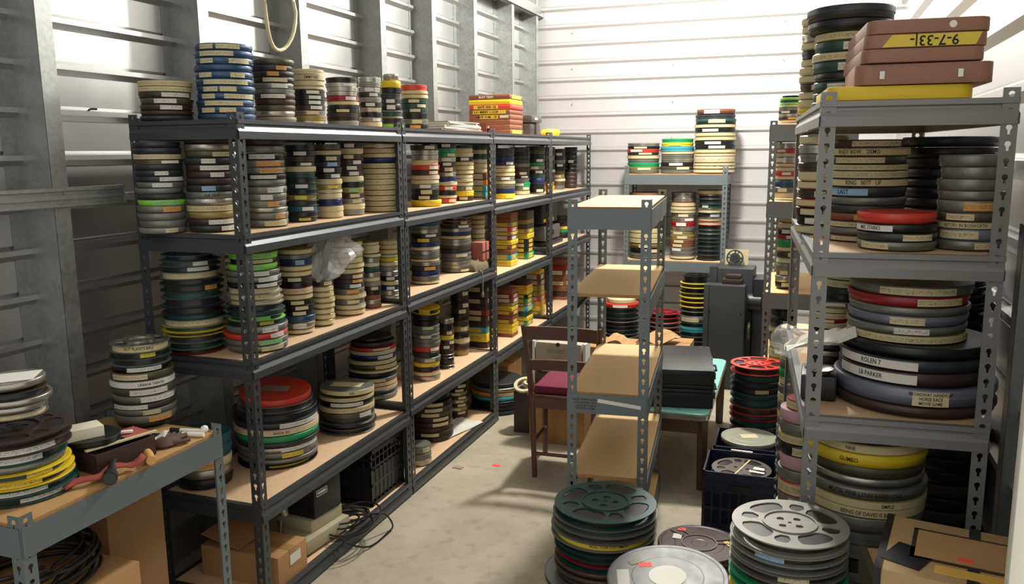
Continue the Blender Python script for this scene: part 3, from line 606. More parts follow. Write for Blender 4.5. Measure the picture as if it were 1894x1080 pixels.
TEXTS = {
 ('broad brown stack, middle shelf, grey rack', 1): ('ROLEN 7', .5, -128), ('broad brown stack, middle shelf, grey rack', 2): ('LB PARKER', .42, -128),
 ('broad brown stack, middle shelf, grey rack', 3): ('BROADWAY HANDICAP\nHORSE RACE\nMOVIE GAME', 3, -84),
 ('tall stack, upper shelf, grey rack', 1): ('ANDY BOW    DEMO', .62, -108), ('tall stack, upper shelf, grey rack', 5): ('RING   0077   UP', .66, -98), ('tall stack, upper shelf, grey rack', 6): ('LAST', .6, -125),
 ('red-lidded stack, upper shelf, grey rack', 1): ('MRS. STARKS', .55, -136), ('grey stack by corner post, upper shelf, grey rack', 6): ('HISTORY IN BOSWORTH', .6, -108),
 ('yellow-banded stack, floor shelf, grey rack', 1): ('NINE', .5, -108), ('yellow-banded stack, floor shelf, grey rack', 2): ('GUMBO', .40, -108), ('yellow-banded stack, floor shelf, grey rack', 5): ('MUTEL PINE LYNN RABBOONS', .50, -92),
 ('yellow-banded stack, floor shelf, grey rack', 6): ('SIMPLE', .5, -72), ('yellow-banded stack, floor shelf, grey rack', 7): ('BEING OF DAVID IS BORN', .55, -88),
 ('fourth stack, top of first charcoal rack', 1): ('EMMY NO', .6, -45), ('red-topped stack, lower shelf, first charcoal rack', 4): ('RASCIA  RN', .5, -48),
 ('tall stack, far corner of steel bench', 0): ('HOT PLANTS BALL', .5, -50), ('tall stack, far corner of steel bench', 5): ('URBANA THEATRE', .45, -30),
 ('green reel pile before empty shelf', 3): ('SELECTION STATEMENT', .5, -70), ('green reel pile before empty shelf', 0): ('OF CONSTANTINOPLE   SECTION', .3, -78),
 ('third stack, upper shelf, second charcoal rack', 10): ('IKKY', .6, -30), ('first stack, upper shelf, third charcoal rack', 11): ('T OFF', .6, -30),
 ('second stack, lower shelf, first charcoal rack', 0): ('2206', .5, -50), ('second stack, upper shelf, first charcoal rack', 8): ('THE TALK', .55, -50),
}
TILT = {('red-topped stack, lower shelf, first charcoal rack', 0): (3, 4), ('cans piled on bench reels', 0): (2, -2), ('second stack, lower shelf, first charcoal rack', 0): (-2, 1), ('first stack, lower shelf, second charcoal rack', 0): (4, 6)}
SMALL_V = MB(); SMALL_LV = MB()
CODE = list(PAL.keys()); TCODE = list(TAPE.keys())
Pcan = [(0, 0), (.95, 0), (.975, .05), (.975, .48), (1, .52), (1, .94), (.97, 1), (0, 1)]
RS = random.Random(11)
KN = {'c': ('film_can', 'film can'), '*': ('film_reel', 'film reel'), '#': ('film_box', 'square film box')}
def words(s): return len(s.replace(',', '').split())
items = []
for (sname, group, sx, sy, z0, z1, rr, toks) in STACKS:
    T = toks.split(); ws = []
    for k in T:
        kk = k.lstrip('*#'); d = ''.join(ch for ch in kk.split('@')[0] if ch.isdigit()); ws.append(int(d) if d else 4)
    h = (z1-z0)/sum(ws); z = z1
    for i, k in enumerate(T):
        kind = k[0] if k[0] in '*#' else 'c'; kk = k.lstrip('*#'); mul = float(kk.split('@')[1]) if '@' in kk else 1.0; core = ''.join(ch for ch in kk.split('@')[0] if not ch.isdigit())
        th = h*ws[i]; z -= th
        D = math.hypot(sx, sy)
        items.append(dict(s=sname, g=group, i=i, kind=kind, c=core[0], t=core[1] if len(core) > 1 else None, x=sx, y=sy, z=z, th=th, r=rr*mul, area=(rr*mul*th)/D**2, n=len(T)))
# the 300 cans that show largest stay single; the rest go into one joined pile
HID = {'yellow-banded stack, floor shelf, grey rack': 9, 'pink-lidded floor stack beside crates': 8, 'red cans under grey disc lid': 3, 'wrapped floor stack beside grey rack': 6, 'pale reel pile before grey rack': 8, 'green reel pile before empty shelf': 16,
       'black reel pile behind blue crate': 3, 'red-topped reel pile behind crates': 9}
cans = [q for q in items if q['kind'] == 'c']
for q in cans:
    v = q['area']
    if q['i'] >= HID.get(q['s'], 99): v *= .05
    if 'fourth charcoal' in q['s'] or 'floor shelf, second' in q['s'] or 'teal stack' in q['s']: v *= .7
    if q['s'] in ('outer stack, top of grey rack', 'side stack, upper shelf, grey rack', 'wide dark stack, rear of upper shelf, grey rack'): v *= .35
    q['v'] = v
cans.sort(key=lambda q: -q['v'])
for j, q in enumerate(cans): q['small'] = j >= 296
for q in items:
    a_cam = math.atan2(-q['y'], -q['x']); jx, jy = RS.uniform(-.0035, .0035), RS.uniform(-.0035, .0035); rj = q['r']*RS.uniform(.975, 1.0)
    x, y, z, th = q['x']+jx, q['y']+jy, q['z'], q['th']; la = a_cam+RS.uniform(-.75, .75)*(0 if q['t'] in 'FD' and q['t'] else 1)*.8 if q['t'] else 0
    if q['s'].endswith('charcoal rack') and q['t'] and q['t'] != 'F': la = a_cam+RS.uniform(-.1, .75)
    nm, noun = KN[q['kind']]; cname = PAL[q['c']][0]
    tname = {'F': 'cream taped rim'}.get(q['t'], TAPE[q['t']][0]+' label' if q['t'] else '')
    if q['kind'] == 'c' and q['small']:
        mi = CODE.index(q['c']); SMALL_V.lathe([(r_*rj, z_*th*.985) for r_, z_ in Pcan], 20, (x, y, z), mi)
        if q['t']:
            h_ = 1.5 if q['t'] == 'F' else .4; n_ = 8 if q['t'] == 'F' else 3; vs = []
            for e in range(n_+1):
                a = la-h_+2*h_*e/n_; vs += [(x+rj*1.02*math.cos(a), y+rj*1.02*math.sin(a), z+th*.18), (x+rj*1.02*math.cos(a), y+rj*1.02*math.sin(a), z+th*.82)]
            SMALL_V.add(vs, [(2*e, 2*e+2, 2*e+3, 2*e+1) for e in range(n_)], len(CODE)+TCODE.index(q['t']))
        continue
    od = 'topmost' if q['i'] == 0 else ORD[q['i']]+' down'
    lab = f"{cname} {noun}" + (f" with {tname}" if tname else '') + f", {od}, {q['s']}"
    if words(lab) > 16: lab = lab.replace('film ', '', 1)
    if words(lab) > 16: lab = lab.replace('square ', '', 1)
    if words(lab) > 16 and tname: lab = lab.replace(f" with {tname}", ' labelled')
    if words(lab) > 16: lab = lab.replace('dark ', '', 1)
    t = thing(nm, lab, 'film can' if q['kind'] == 'c' else 'film reel' if q['kind'] == '*' else 'film box', (x, y, z), 0, ('boxes' if q['kind'] == '#' else 'reels' if q['kind'] == '*' else 'cans')+' '+q['g'].split(' ', 1)[1])
    if (q['s'], q['i']) in TILT: a, b = TILT[(q['s'], q['i'])]; t.rotation_euler = (R(a), R(b), 0); t.location.z += .006
    m_ = M[q['c']]; S_ = (rj, rj, th*.985)
    if q['kind'] == 'c':
        link('can_body', BODY, t, (0, 0, 0), 0, S_, [m_]); link('can_lid', LID, t, (0, 0, 0), RS.uniform(0, 6), S_, [m_])
    elif q['kind'] == '*':
        top = q['i'] == 0 or (q['s'], q['i']) in (('reel pile, end of steel bench', 0),)
        ft = .12; fm = FLW if (top and q['r'] > .09) else FL
        link('reel_flange', FL, t, (0, 0, 0), 0, (rj, rj, th*ft), [m_]); rz = RS.uniform(0, 6)
        link('reel_flange', fm, t, (0, 0, th*(1-ft)*.985), rz, (rj, rj, th*ft), [m_])
        link('wound_film', FLS if fm is FLW else FLM, t, (0, 0, th*ft), 0, (rj, rj, th*(1-2*ft)*.985), [RS.choice((FILM, FILM, M['d'], M['E'])) if q['i'] else FILM])
        if fm is FLW: link('hub_ring', HUBR, t, (0, 0, th*.985), 0, (rj, rj, .004), [m_])
    else:
        link('box_body', BL_, t, (0, 0, 0), 0, S_, [m_])
        if q['t']: link('paper_label', STRAP, t, (0, 0, 0), 0, S_, [TM[q['t']]]); link('paper_label', STRAPF, t, (0, 0, 0), 0, S_, [TM[q['t']]])
    if q['t'] and q['kind'] != '#':
        txt = TEXTS.get((q['s'], q['i']))
        big = txt and txt[1] == 3
        k_ = .905 if q['kind'] == '*' else 1.0
        if txt and not big: tm_ = TMP
        else: tm_ = TM
        if big:
            la = R(txt[2]); pm = patch(1.006, .10, .90, -.21, .21, 8); link('paper_label', pm, t, (0, 0, 0), la, S_, [TMP['C']])
        else:
            full = q['t'] == 'F' or (txt and len(txt[0]) > 12)
            if txt: la = R(txt[2])
            elif q['t'] == 'F': la = a_cam
            link('tape_label', FULLT if full else (TAPES[1] if txt else RS.choice(TAPES)), t, (0, 0, 0), la, (rj*k_, rj*k_, th*.985), [tm_[q['t']]])
            if q['s'].startswith('blue stack'): link('tape_label', TAPES[2], t, (0, 0, 0), a_cam-.62+RS.uniform(-.15, .15), (rj, rj, th*.985), [tm_['C']])
        if txt:
            L_ = txt[0].count('\n')+1; hh = th*(.20 if L_ > 1 else txt[1]*.95); sz = hh*(1.25 if L_ > 1 else 1.15)
            me = bent_text(txt[0], rj*1.008*k_, th*.5, sz, R(txt[2]), .8)
            link('lettering', me, t)
    elif (q['s'], q['i']) in TEXTS:
        txt = TEXTS[(q['s'], q['i'])]; link('lettering', bent_text(txt[0], rj*(.95 if q['kind'] == '*' else 1.0), th*.5, th*txt[1]*1.1, R(txt[2]), .8), t)
for (s_n, mk, w_, d_, a_) in (('red-topped stack, lower shelf, first charcoal rack', 'g', .055, .03, 20), ('second stack, lower shelf, first charcoal rack', 't', .07, .04, 15), ('cans piled on bench reels', 'W', .07, .05, 35), ('cream-banded stack, middle shelf, grey rack', 'W', .04, .03, 0)):
    q = [q for q in items if q['s'] == s_n and q['i'] == 0][0]
    o = [o for o in bpy.data.objects if o.get('label', '').endswith('topmost, '+s_n)]
    if o: obj('paper_label', MB().box(-w_, w_, -d_, d_, .0003, .0012), WHITE if mk == 'W' else M['c'] if mk == 't' else mat('grey_label', '#8d8a80', .7), o[0], loc=(.0, 0, q['th']*.985), rz=R(a_))
sm_ = obj('film_cans', SMALL_V, [M[c] for c in CODE]+[TMP[c] for c in TCODE], None, smooth=40)
tag(sm_, 'the smaller and farther film cans stacked deep on all the racks', 'film cans', kind='stuff')

# ---------------------------------------------------------------- on top of the charcoal racks
gb = 'film boxes piled on the charcoal racks'
BX = [('N', None, ''), ('y', None, ''), ('r', 'Y', ''), ('N', 'Y', ''), ('N', 'Y', ''), ('N', None, ''), ('N', None, ''), ('N', 'Y', '')]
zb = 1.838; hb = .262/8
WD = {0: 'BUSY TEAM', 2: 'GATE 10-8 - 12', 3: '2-31 MERRY 1-13-29', 4: 'GATE 10 ML - 22', 6: '105-0'}
for i in range(8):
    k, lb, _ = BX[i]; z = zb+hb*(7-i)
    t = thing('film_box', f"{'brown' if k == 'N' else 'yellow' if k == 'y' else 'red and brown'} flat case, {'topmost' if i == 0 else ORD[i]+' down'}, square pile before the back wall corner", 'film box', (-2.045+random.uniform(-.004, .004), 5.43, z), 0, gb)
    link('box_body', BL_, t, (0, 0, 0), 0, (.148, .133, hb*.98), [M[k]])
    if i in (2, 3, 4):
        o = obj('paper_label', MB().box(-.115 if i != 4 else -.07, .06 if i != 3 else .12, -.1365, -.134, .004, hb*.86), TMP['Y'], t); 
    if i in (0, 7): obj('paper_label', MB().box(.149, .1505, -.10, .09, .005, hb*.85), TMP['Y'], t)
    if i == 4: obj('paper_label', MB().box(.075, .135, -.1365, -.134, .010, hb*.8), TMP['W'], t)
    if i in WD: flat_text('lettering', WD[i], hb*.62, t, (-.02, -.1385, hb*.45), (R(90), 0, 0), .03, None if i not in (0, 6) else WHITE)
t = thing('camera_case', 'small dark brown leather case with flap beside square box pile', 'case', (-2.02, 5.88, 1.838))
obj('case_body', MB().box(-.11, .11, -.12, .12, 0, .085), mat('dark_leather', '#3b332f', .4, 0, bump=.3), t, bevel=.012)
obj('flap', MB().prism([(-.115, -.125), (.125, -.125), (.125, .125), (-.115, .125)], .088, .145), mat('dark_leather_lid', '#45403c', .35), t, bevel=.02)
obj('strap', MB().box(.110, .116, -.01, .012, .0, .12), BLKP, t); obj('paper_label', MB().box(.125, .127, -.06, .0, .11, .125), WHITE, t)
tag(obj('plastic_bag', MB().lathe([(0, 0), (.08, .004), (.10, .03), (.085, .055), (.03, .06), (0, .055)], 14, (-1.97, 6.45, 1.838), sx=.8), mat('yellow_film_bag', '#d8bd30', .5, 0, bump=.8, bscale=30), smooth=50), 'crumpled yellow packet at far end of the racks', 'packet')
# flat folder and paper bundle
t = thing('folder', 'open brown cardboard folder beside red-topped stack', 'folder', (-2.03, 4.44, 1.838))
obj('folder_base', MB().box(-.15, .17, -.30, .33, 0, .004).box(-.15, -.146, -.30, .33, 0, .07).box(-.15, .17, .326, .33, 0, .055), mat('rust_board', '#8a4b35', .7), t)
for k in range(7):
    tag(obj('paper_sheaf', MB().box(-.12, .145, -.24+.012*k, .29-.006*k, .006+.0072*k, .0115+.0072*k, T=Matrix.Rotation(R(random.uniform(-3, 3)), 4, 'Z')), WHITE if k % 2 else mat('grey_sheet', '#a5a196', .45, .2), loc=(-2.03, 4.44, 1.838)), ['lowest pale sheet in', 'second pale sheet from base in', 'third sheet from base in', 'middle sheet in', 'third sheet from top in', 'second sheet from top in', 'top sheet lying in'][k]+' the open brown folder', 'sheet', 'loose sheets in the folder')
# clear plastic bag over the tan stack
m = MB(); v = []; rs = random.Random(3); N = 26; K = 16
for i in range(K+1):
    ph = math.pi*i/K
    for j in range(N):
        a = 2*math.pi*j/N; rr = 1+.28*math.sin(3*a+4*ph)+.16*math.sin(7*a-3*ph)+rs.uniform(-.1, .1)
        v.append((.085*rr*math.sin(ph)*math.cos(a), .135*rr*math.sin(ph)*math.sin(a)+.05*math.cos(ph), .105*math.cos(ph)+.018*math.sin(5*a)*math.sin(ph)))
m.add(v, [(i*N+j, i*N+(j+1) % N, (i+1)*N+(j+1) % N, (i+1)*N+j) for i in range(K) for j in range(N)])
tag(obj('plastic_bag', m, PLAST, loc=(-1.93, 3.06, 1.29), smooth=25), 'crumpled clear plastic bag stuffed over the tan can stack', 'bag')
# pink box and cloth on the middle shelf of the second rack
t = thing('small_box', 'pink carton tied with black string leaning on cream-topped stack', 'box', (-1.885, 4.69, 1.070))
obj('carton_body', MB().box(-.04, .04, -.055, .055, 0, .11), mat('pink_carton', '#a35a50', .7), t, bevel=.004)
obj('string', MB().box(.0405, .0425, -.056, .056, .05, .056).box(.0405, .0425, -.004, .003, 0, .111), BLKP, t)
m = MB().lathe([(0, 0), (.10, 0), (.115, .02), (.09, .045), (.05, .07), (.02, .055), (0, .06)], 18, sx=.6); rs = random.Random(5)
m.v = [(x+rs.uniform(-.012, .012), y+rs.uniform(-.012, .012), max(0, z+rs.uniform(-.008, .008))) for x, y, z in m.v]
t = thing('cloth_bag', 'crumpled olive cloth pouch under the pink carton, cord hanging', 'bag', (-1.90, 4.655, 1.012))
obj('pouch', m, mat('olive_cloth', '#6b6248', .9, 0, bump=.5, bscale=80), t, smooth=60)
obj('cord', MB().tube([(.06, -.10, .02), (.085, -.11, .0), (.09, -.112, -.06), (.088, -.112, -.12)], .004, 6).lathe([(0, 0), (.008, .002), (.010, .02), (.004, .035)], 8, (.088, -.112, -.15)), mat('grey_cord', '#777065', .8), t)
# dark machine on the middle shelf of the third rack
t = thing('film_viewer', 'grey-bodied viewer with round knob behind the green box', 'viewer', (-2.03, 6.30, .992))
obj('viewer_body', MB().box(-.15, .12, -.20, .22, .04, .15), mat('grey_enamel', '#6a655e', .45, .2), t, bevel=.01)
obj('viewer_base', MB().box(-.16, .14, -.22, .24, 0, .03), M['d'], t, bevel=.005)
obj('hood', MB().box(-.15, .10, -.20, .22, .17, .33), BLKP, t, bevel=.012)
obj('yellow_strip', MB().box(.101, .103, -.17, .1, .185, .21), TMP['Y'], t)
obj('knob', MB().lathe([(0, 0), (.022, 0), (.022, .015), (.014, .018), (0, .018)], 16, T=Matrix.Translation((.12, -.02, .10)) @ Matrix.Rotation(R(90), 4, 'Y')), BLKP, t)
# floor shelf paper, third rack floor boxes
m = MB(); v = []; nx, ny = 7, 9
for i in range(nx+1):
    for j in range(ny+1): v.append((i*.19/nx-.1, j*.34/ny-.17, .003+.006*math.sin(i*1.3)*math.sin(j*.8)+.004))
m.add(v, [(i*(ny+1)+j, (i+1)*(ny+1)+j, (i+1)*(ny+1)+j+1, i*(ny+1)+j+1) for i in range(nx) for j in range(ny)])
o = obj('paper_sheet', m, TM['W'], loc=(-1.95, 4.40, .074), rz=R(-14)); md = o.modifiers.new('t', 'SOLIDIFY'); md.thickness = .001
tag(o, 'white printed sheet lying on the lowest board beside the aisle', 'paper')
def carton(label, x, y, z, sx, sy, sz, rz=0, m_=None, flaps=False, group=None, tape=True):
    t = thing('cardboard_box', label, 'box', (x, y, z), R(rz), group)
    obj('box_walls', MB().box(-sx/2, sx/2, -sy/2, sy/2, 0, sz), m_ or CARD, t, bevel=.003)
    if tape: obj('packing_tape', MB().box(-sx/2-.001, sx/2+.001, -.022, .022, sz-.03, sz+.0012), mat('packing_tape', '#9d7a48', .35), t)
    if flaps:
        for s in (-1, 1):
            o = obj('flap', MB().box(0, sx*.48, -sy/2, sy/2, 0, .003), m_ or CARD, t); o.location = (s*sx/2, 0, sz); o.rotation_euler = (0, R(-28) if s > 0 else R(208), 0)
    return t
carton('brown carton on the floor under the third charcoal rack, behind big cans', -2.10, 5.5, 0, .3, .3, .22)
# ---------------------------------------------------------------- lowest board of the first rack
t = carton('opened cardboard carton with shipping label under the first charcoal rack', -2.02, 2.56, .074, .36, .19, .125, 0, None, False)
obj('shipping_label', MB().box(.181, .182, -.02, .05, .06, .10), TM['W'], t)
o = obj('flap', MB().box(-.18, .0, -.095, .095, 0, .003), CARD, t); o.location = (-.0, 0, .132); o.rotation_euler = (0, R(12), 0)
t = thing('slide_projector', 'beige machine base with black hood bearing a white badge', 'projector', (-1.99, 2.86, .074), R(-6))
obj('machine_base', MB().prism([(-.16, -.14), (.13, -.14), (.13, .15), (-.16, .15)], .012, .072), BEIGE, t, bevel=.006)
obj('machine_top', MB().box(-.15, .10, -.07, .14, .072, .125), BEIGE, t, bevel=.006)
obj('hood', MB().box(-.15, .105, -.05, .13, .126, .31), BLKP, t, bevel=.008)
for p in ((-.14, -.12), (.11, -.12), (-.14, .13), (.11, .13)): obj('rubber_foot', MB().lathe([(.012, 0), (.014, .012), (0, .012)], 10, (p[0], p[1], 0)), BLKP, t)
bd = MB(); 
for (x0, x1, z0, z1) in ((-.032, .032, .011, .014), (-.032, .032, -.014, -.011), (-.035, -.032, -.012, .012), (.032, .035, -.012, .012)): bd.box(.1062, .1080, x0, x1, z0+.235, z1+.235)
bd.box(.1062, .1075, -.026, .026, .229, .241); obj('badge', bd, WHITE, t)
obj('lens_arm', MB().tube([(-.02, -.12, .072), (-.02, -.13, .14), (.0, -.12, .17)], .012, 10).lathe([(0, 0), (.02, 0), (.02, .05), (.014, .06), (0, .06)], 14, (0, -.12, .16)), M['s'], t, smooth=40)
t = carton('pale slim box standing behind the beige machine', -2.20, 2.80, .074, .10, .16, .18, 4, mat('dull_print_board', '#7f7468', .7), tape=False)
rs = random.Random(21); P = []
for i in range(90):
    a = i*.52; rr = .075+.05*math.sin(i*.11)+.02*math.sin(i*.37)
    P.append((-1.86+rr*math.cos(a)*(.9)+.012*math.sin(i*.3), 3.02+rr*1.25*math.sin(a), .082+.0011*i*.5+.006*math.sin(i*.7)))
P += [(-1.80, 3.1, .11), (-1.76, 3.16, .09), (-1.742, 3.2, .02), (-1.74, 3.14, .008), (-1.75, 3.0, .008), (-1.79, 2.9, .06), (-1.87, 2.9, .10), (-1.9, 2.95, .13)]
def smooth_pts(P, n=3):
    out = []
    for i in range(len(P)-1):
        p0, p1, p2, p3 = [Vector(P[max(0, min(len(P)-1, i+k))]) for k in (-1, 0, 1, 2)]
        for j in range(n):
            t = j/n; out.append(.5*((2*p1)+(-p0+p2)*t+(2*p0-5*p1+4*p2-p3)*t*t+(-p0+3*p1-3*p2+p3)*t**3))
    out.append(Vector(P[-1])); return out
tag(obj('power_cable', MB().tube(smooth_pts(P, 3), .0042, 6), BLKP, smooth=60), 'tangled black power cable hanging off the lowest board', 'cable')
def crate(label, x, y, z, sx, sy, sz, rz, m_, name='milk_crate', group=None):
    t = thing(name, label, 'crate', (x, y, z), R(rz), group); w_ = .008
    m = MB()
    for z0, z1 in ((0, .018), (sz-.022, sz), (sz-.05, sz-.043), (sz*.36, sz*.36+.012), (sz*.66, sz*.66+.01)):
        m.box(-sx/2, sx/2, -sy/2, -sy/2+w_, z0, z1).box(-sx/2, sx/2, sy/2-w_, sy/2, z0, z1).box(-sx/2, -sx/2+w_, -sy/2, sy/2, z0, z1).box(sx/2-w_, sx/2, -sy/2, sy/2, z0, z1)
    obj('crate_rings', m, m_, t)
    m = MB().box(-sx/2+.001, sx/2-.001, -sy/2+.001, sy/2-.001, .006, .012)
    for i in range(9):
        u = -.5+(i+.0)/8
        a = .008
        m.box(sx*u*.97-a/2, sx*u*.97+a/2, -sy/2+.001, -sy/2+w_-.001, 0, sz-.01).box(sx*u*.97-a/2, sx*u*.97+a/2, sy/2-w_+.001, sy/2-.001, 0, sz-.01)
        m.box(-sx/2+.001, -sx/2+w_-.001, sy*u*.97-a/2, sy*u*.97+a/2, 0, sz-.01).box(sx/2-w_+.001, sx/2-.001, sy*u*.97-a/2, sy*u*.97+a/2, 0, sz-.01)
    obj('crate_bars', m, m_, t)
    m = MB().box(-sx/2+.002, sx/2-.002, -sy/2+.003, -sy/2+.006, .03, sz*.66).box(-sx/2+.002, sx/2-.002, sy/2-.006, sy/2-.003, .03, sz*.66).box(-sx/2+.003, -sx/2+.006, -sy/2, sy/2, .03, sz*.62).box(sx/2-.006, sx/2-.003, -sy/2, sy/2, .03, sz*.62)
    obj('crate_panels', m, m_, t)
    m = MB()
    for px in (-1, 1):
        for py in (-1, 1): m.box(px*sx/2-.012*(px > 0), px*sx/2+.012*(px < 0), py*sy/2-.012*(py > 0), py*sy/2+.012*(py < 0), 0, sz)
    obj('corner_post', m, m_, t); return t
crate('black plastic milk crate on lowest board beside the second charcoal rack', -2.03, 3.40, .074, .33, .33, .275, 0, BLKP)
for k, (x, y) in enumerate(((-2.10, 3.33), (-1.96, 3.36), (-2.08, 3.47), (-1.95, 3.48))):
    o = tag(obj('film_roll', MB().lathe([(.012, 0), (.05, 0), (.05, .02), (.012, .02)], 24, T=Matrix.Rotation(R(60+12*k), 4, 'X')), M['k' if k % 2 else 'd'], loc=(x, y, .215), smooth=40), ['dark roll at the near inner corner of', 'dark roll nearest the aisle in', 'dark roll at the far inner corner of', 'dark roll at the far aisle corner of'][k]+' black milk crate', 'film roll', 'rolls in the black crate')
# litter on the floor
tag(obj('sticker', MB().prism([(-.022, -.012), (.02, -.016), (.026, .010), (-.018, .014)], 0, .0012), ORST, loc=(-1.568, 4.089, .0005)), 'small orange-red sticker lying on the concrete floor', 'sticker')
tag(obj('paper_scrap', MB().prism([(-.03, -.012), (.025, -.018), (.03, .012), (-.02, .016)], 0, .004), mat('scrap', '#9a7f70', .8), loc=(-1.755, 3.99, .0005)), 'torn brownish paper scrap on the floor beside the second rack', 'scrap')
# ---------------------------------------------------------------- wall fittings
v = [(-2.245+.012*math.sin(i*.5), 3.245+.118*math.cos(a), 2.40+.225*math.sin(a)) for i, a in enumerate([2*math.pi*k/30 for k in range(30)])]
tag(obj('rope_loop', MB().tube(v, .0085, 8, close=True), mat('cream_hose', '#cfc8a4', .5), smooth=60), 'loop of cream hose hanging from the wall studs', 'hose')
for k, (y, lb) in enumerate(((2.155, 'bent wall hook nearer the bench end of the corrugated wall'), (2.33, 'bent wall hook beside the first charcoal rack top corner'))):
    tag(obj('wall_hook', MB().tube(smooth_pts([(XL+.008, y, 1.868), (XL+.018, y+.012, 1.872), (XL+.022, y+.028, 1.885), (XL+.03, y+.05, 1.886)], 4), .004, 8), M['d'], smooth=60), lb, 'hook')
# ---------------------------------------------------------------- bench items
ZB = .813
t = thing('cash_box', 'black metal tray box with papers under the white block', 'tray box', (-1.955, 1.835, ZB), R(80))
obj('tray_walls', MB().box(-.10, .10, -.085, -.08, 0, .06).box(-.10, .10, .08, .085, 0, .06).box(-.10, -.095, -.085, .085, 0, .06).box(.095, .10, -.085, .085, 0, .06).box(-.10, .10, -.085, .085, 0, .004), mat('black_red_card', '#3a2723', .5), t, bevel=.002)
tag(obj('magazine', MB().box(-.03, .05, -.05, .05, .0, .004), mat('red_cover', '#a8554a', .5), loc=(-1.935, 1.895, ZB+.061), rz=R(78)), 'red and white leaflet lying across the black tray box', 'leaflet')
tag(obj('wood_strip', MB().box(-.11, .11, -.006, .006, 0, .005), M['c'], loc=(-1.895, 1.83, ZB+.0655), rz=R(74)), 'long pale strip lying along the tray box edge', 'strip')
t = thing('film_reel', 'black flat reel lying tilted on the tray box', 'film reel', (-1.985, 1.80, ZB+.068), 0)
link('reel_flange', FL, t, (0, 0, 0), 0, (.085, .085, .003), [M['k']]); link('reel_flange', FL, t, (0, 0, .018), 0, (.085, .085, .003), [M['k']]); link('wound_film', FLM, t, (0, 0, .003), 0, (.085, .085, .015), [FILM])
tag(obj('note_block', MB().box(-.05, .05, -.035, .035, 0, .032), mat('ivory_card', '#dcd6bd', .6), loc=(-1.985, 1.775, ZB+.0895), rz=R(62), bevel=.001), 'small ivory carton on the black reel', 'carton')
m = MB(); rs = random.Random(9); v = []
for i in range(11):
    for j in range(7): v.append((-.085+.017*i, -.03+.01*j, .012+.012*math.sin(i*1.1+j*.5)+rs.uniform(0, .008)))
m.add(v, [(i*7+j, (i+1)*7+j, (i+1)*7+j+1, i*7+j+1) for i in range(10) for j in range(6)])
o = obj('tissue', m, WHITE, loc=(-1.985, 1.985, ZB+.004), rz=R(20), smooth=80); o.modifiers.new('t', 'SOLIDIFY').thickness = .0015; tag(o, 'crumpled white tissue in front of the tall can stack', 'tissue')
t = thing('hammer', 'hammer with a pale wooden handle lying on the bench', 'hammer', (-1.845, 1.885, ZB+.014), R(12))
obj('handle', MB().tube([(.035, -.055, 0), (.0, -.01, 0), (-.05, .045, 0)], [.014, .0135, .011], 12), mat('pale_handle', '#c99a55', .5), t, smooth=50)
obj('hammer_head', MB().tube([(-.085, .02, 0), (-.05, .05, 0), (-.03, .072, 0)], [.012, .013, .012], 10), M['d'], t, smooth=50)
t = thing('work_glove', 'brown leather work glove lying behind the hammer', 'glove', (-1.885, 1.995, ZB), R(10))
m = MB().lathe([(0, 0), (.045, 0), (.05, .008), (.042, .017), (0, .022)], 16, sx=.8)
for k in range(4): m.tube([(.02-.014*k, .03, .010), (.024-.018*k, .062, .010), (.022-.022*k, .088-.006*abs(k-1), .008)], [.0085, .0085, .006], 8)
m.tube([(.03, -.01, .01), (.055, .012, .01), (.062, .03, .009)], [.009, .008, .006], 8)
obj('glove_body', m, mat('brown_leather', '#4f3a2d', .8), t, smooth=60)
t = thing('flashlight', 'black torch lying at the bench edge', 'torch', (-1.845, 1.735, ZB+.02), R(-48))
obj('torch_barrel', MB().tube([(-.09, 0, 0), (.03, 0, 0)], [.012, .013], 14), BLKP, t, smooth=40); obj('torch_head', MB().tube([(.03, 0, 0), (.045, 0, 0), (.075, 0, 0)], [.014, .02, .02], 16), BLKP, t, smooth=40); obj('lens', MB().tube([(.0752, 0, 0), (.0765, 0, 0)], .016, 16), M['d'], t)
for k, (x, y, a, lb) in enumerate(((-1.895, 2.108, 10, 'white marker pen with black cap, farther marker on bench'), (-1.872, 2.078, 14, 'white marker pen beside the round white knob'))):
    t = thing('marker_pen', lb, 'marker', (x, y, ZB+.0075), R(a)); obj('barrel', MB().tube([(-.03, 0, 0), (.055, 0, 0)], .007, 10), WHITE, t, smooth=40); obj('cap', MB().tube([(-.065, 0, 0), (-.03, 0, 0)], .0078, 10), BLKP, t, smooth=40)
tag(obj('white_knob', MB().lathe([(0, 0), (.010, .004), (.013, .012), (.010, .022), (0, .026)], 14), WHITE, loc=(-1.845, 2.125, ZB), smooth=60), 'round white knob at the far bench corner', 'knob')
t = thing('pliers', 'dark pliers lying behind the glove', 'pliers', (-1.945, 2.045, ZB+.008), R(40))
obj('jaws', MB().tube([(0, 0, 0), (.04, .004, 0)], [.010, .004], 8), M['d'], t); 
for s in (-1, 1): obj('handle', MB().tube([(0, 0, 0), (-.04, s*.018, 0), (-.09, s*.016, 0)], [.006, .006, .006], 8), BLKP, t, smooth=50)
m = MB(); v = []
for i in range(15):
    for j in range(3): v.append((-.12+.017*i, .012*(j-1)+.010*math.sin(i*.9), .010+.018*abs(math.sin(i*.55))*(i/14)+.004*j))
m.add(v, [(i*3+j, (i+1)*3+j, (i+1)*3+j+1, i*3+j+1) for i in range(14) for j in range(2)])
o = obj('red_cloth', m, mat('red_rag', '#8a3c30', .9), loc=(-1.845, 1.715, ZB+.002), rz=R(75), smooth=80); o.modifiers.new('t', 'SOLIDIFY').thickness = .003; tag(o, 'twisted dull red rag beside the torch', 'rag')
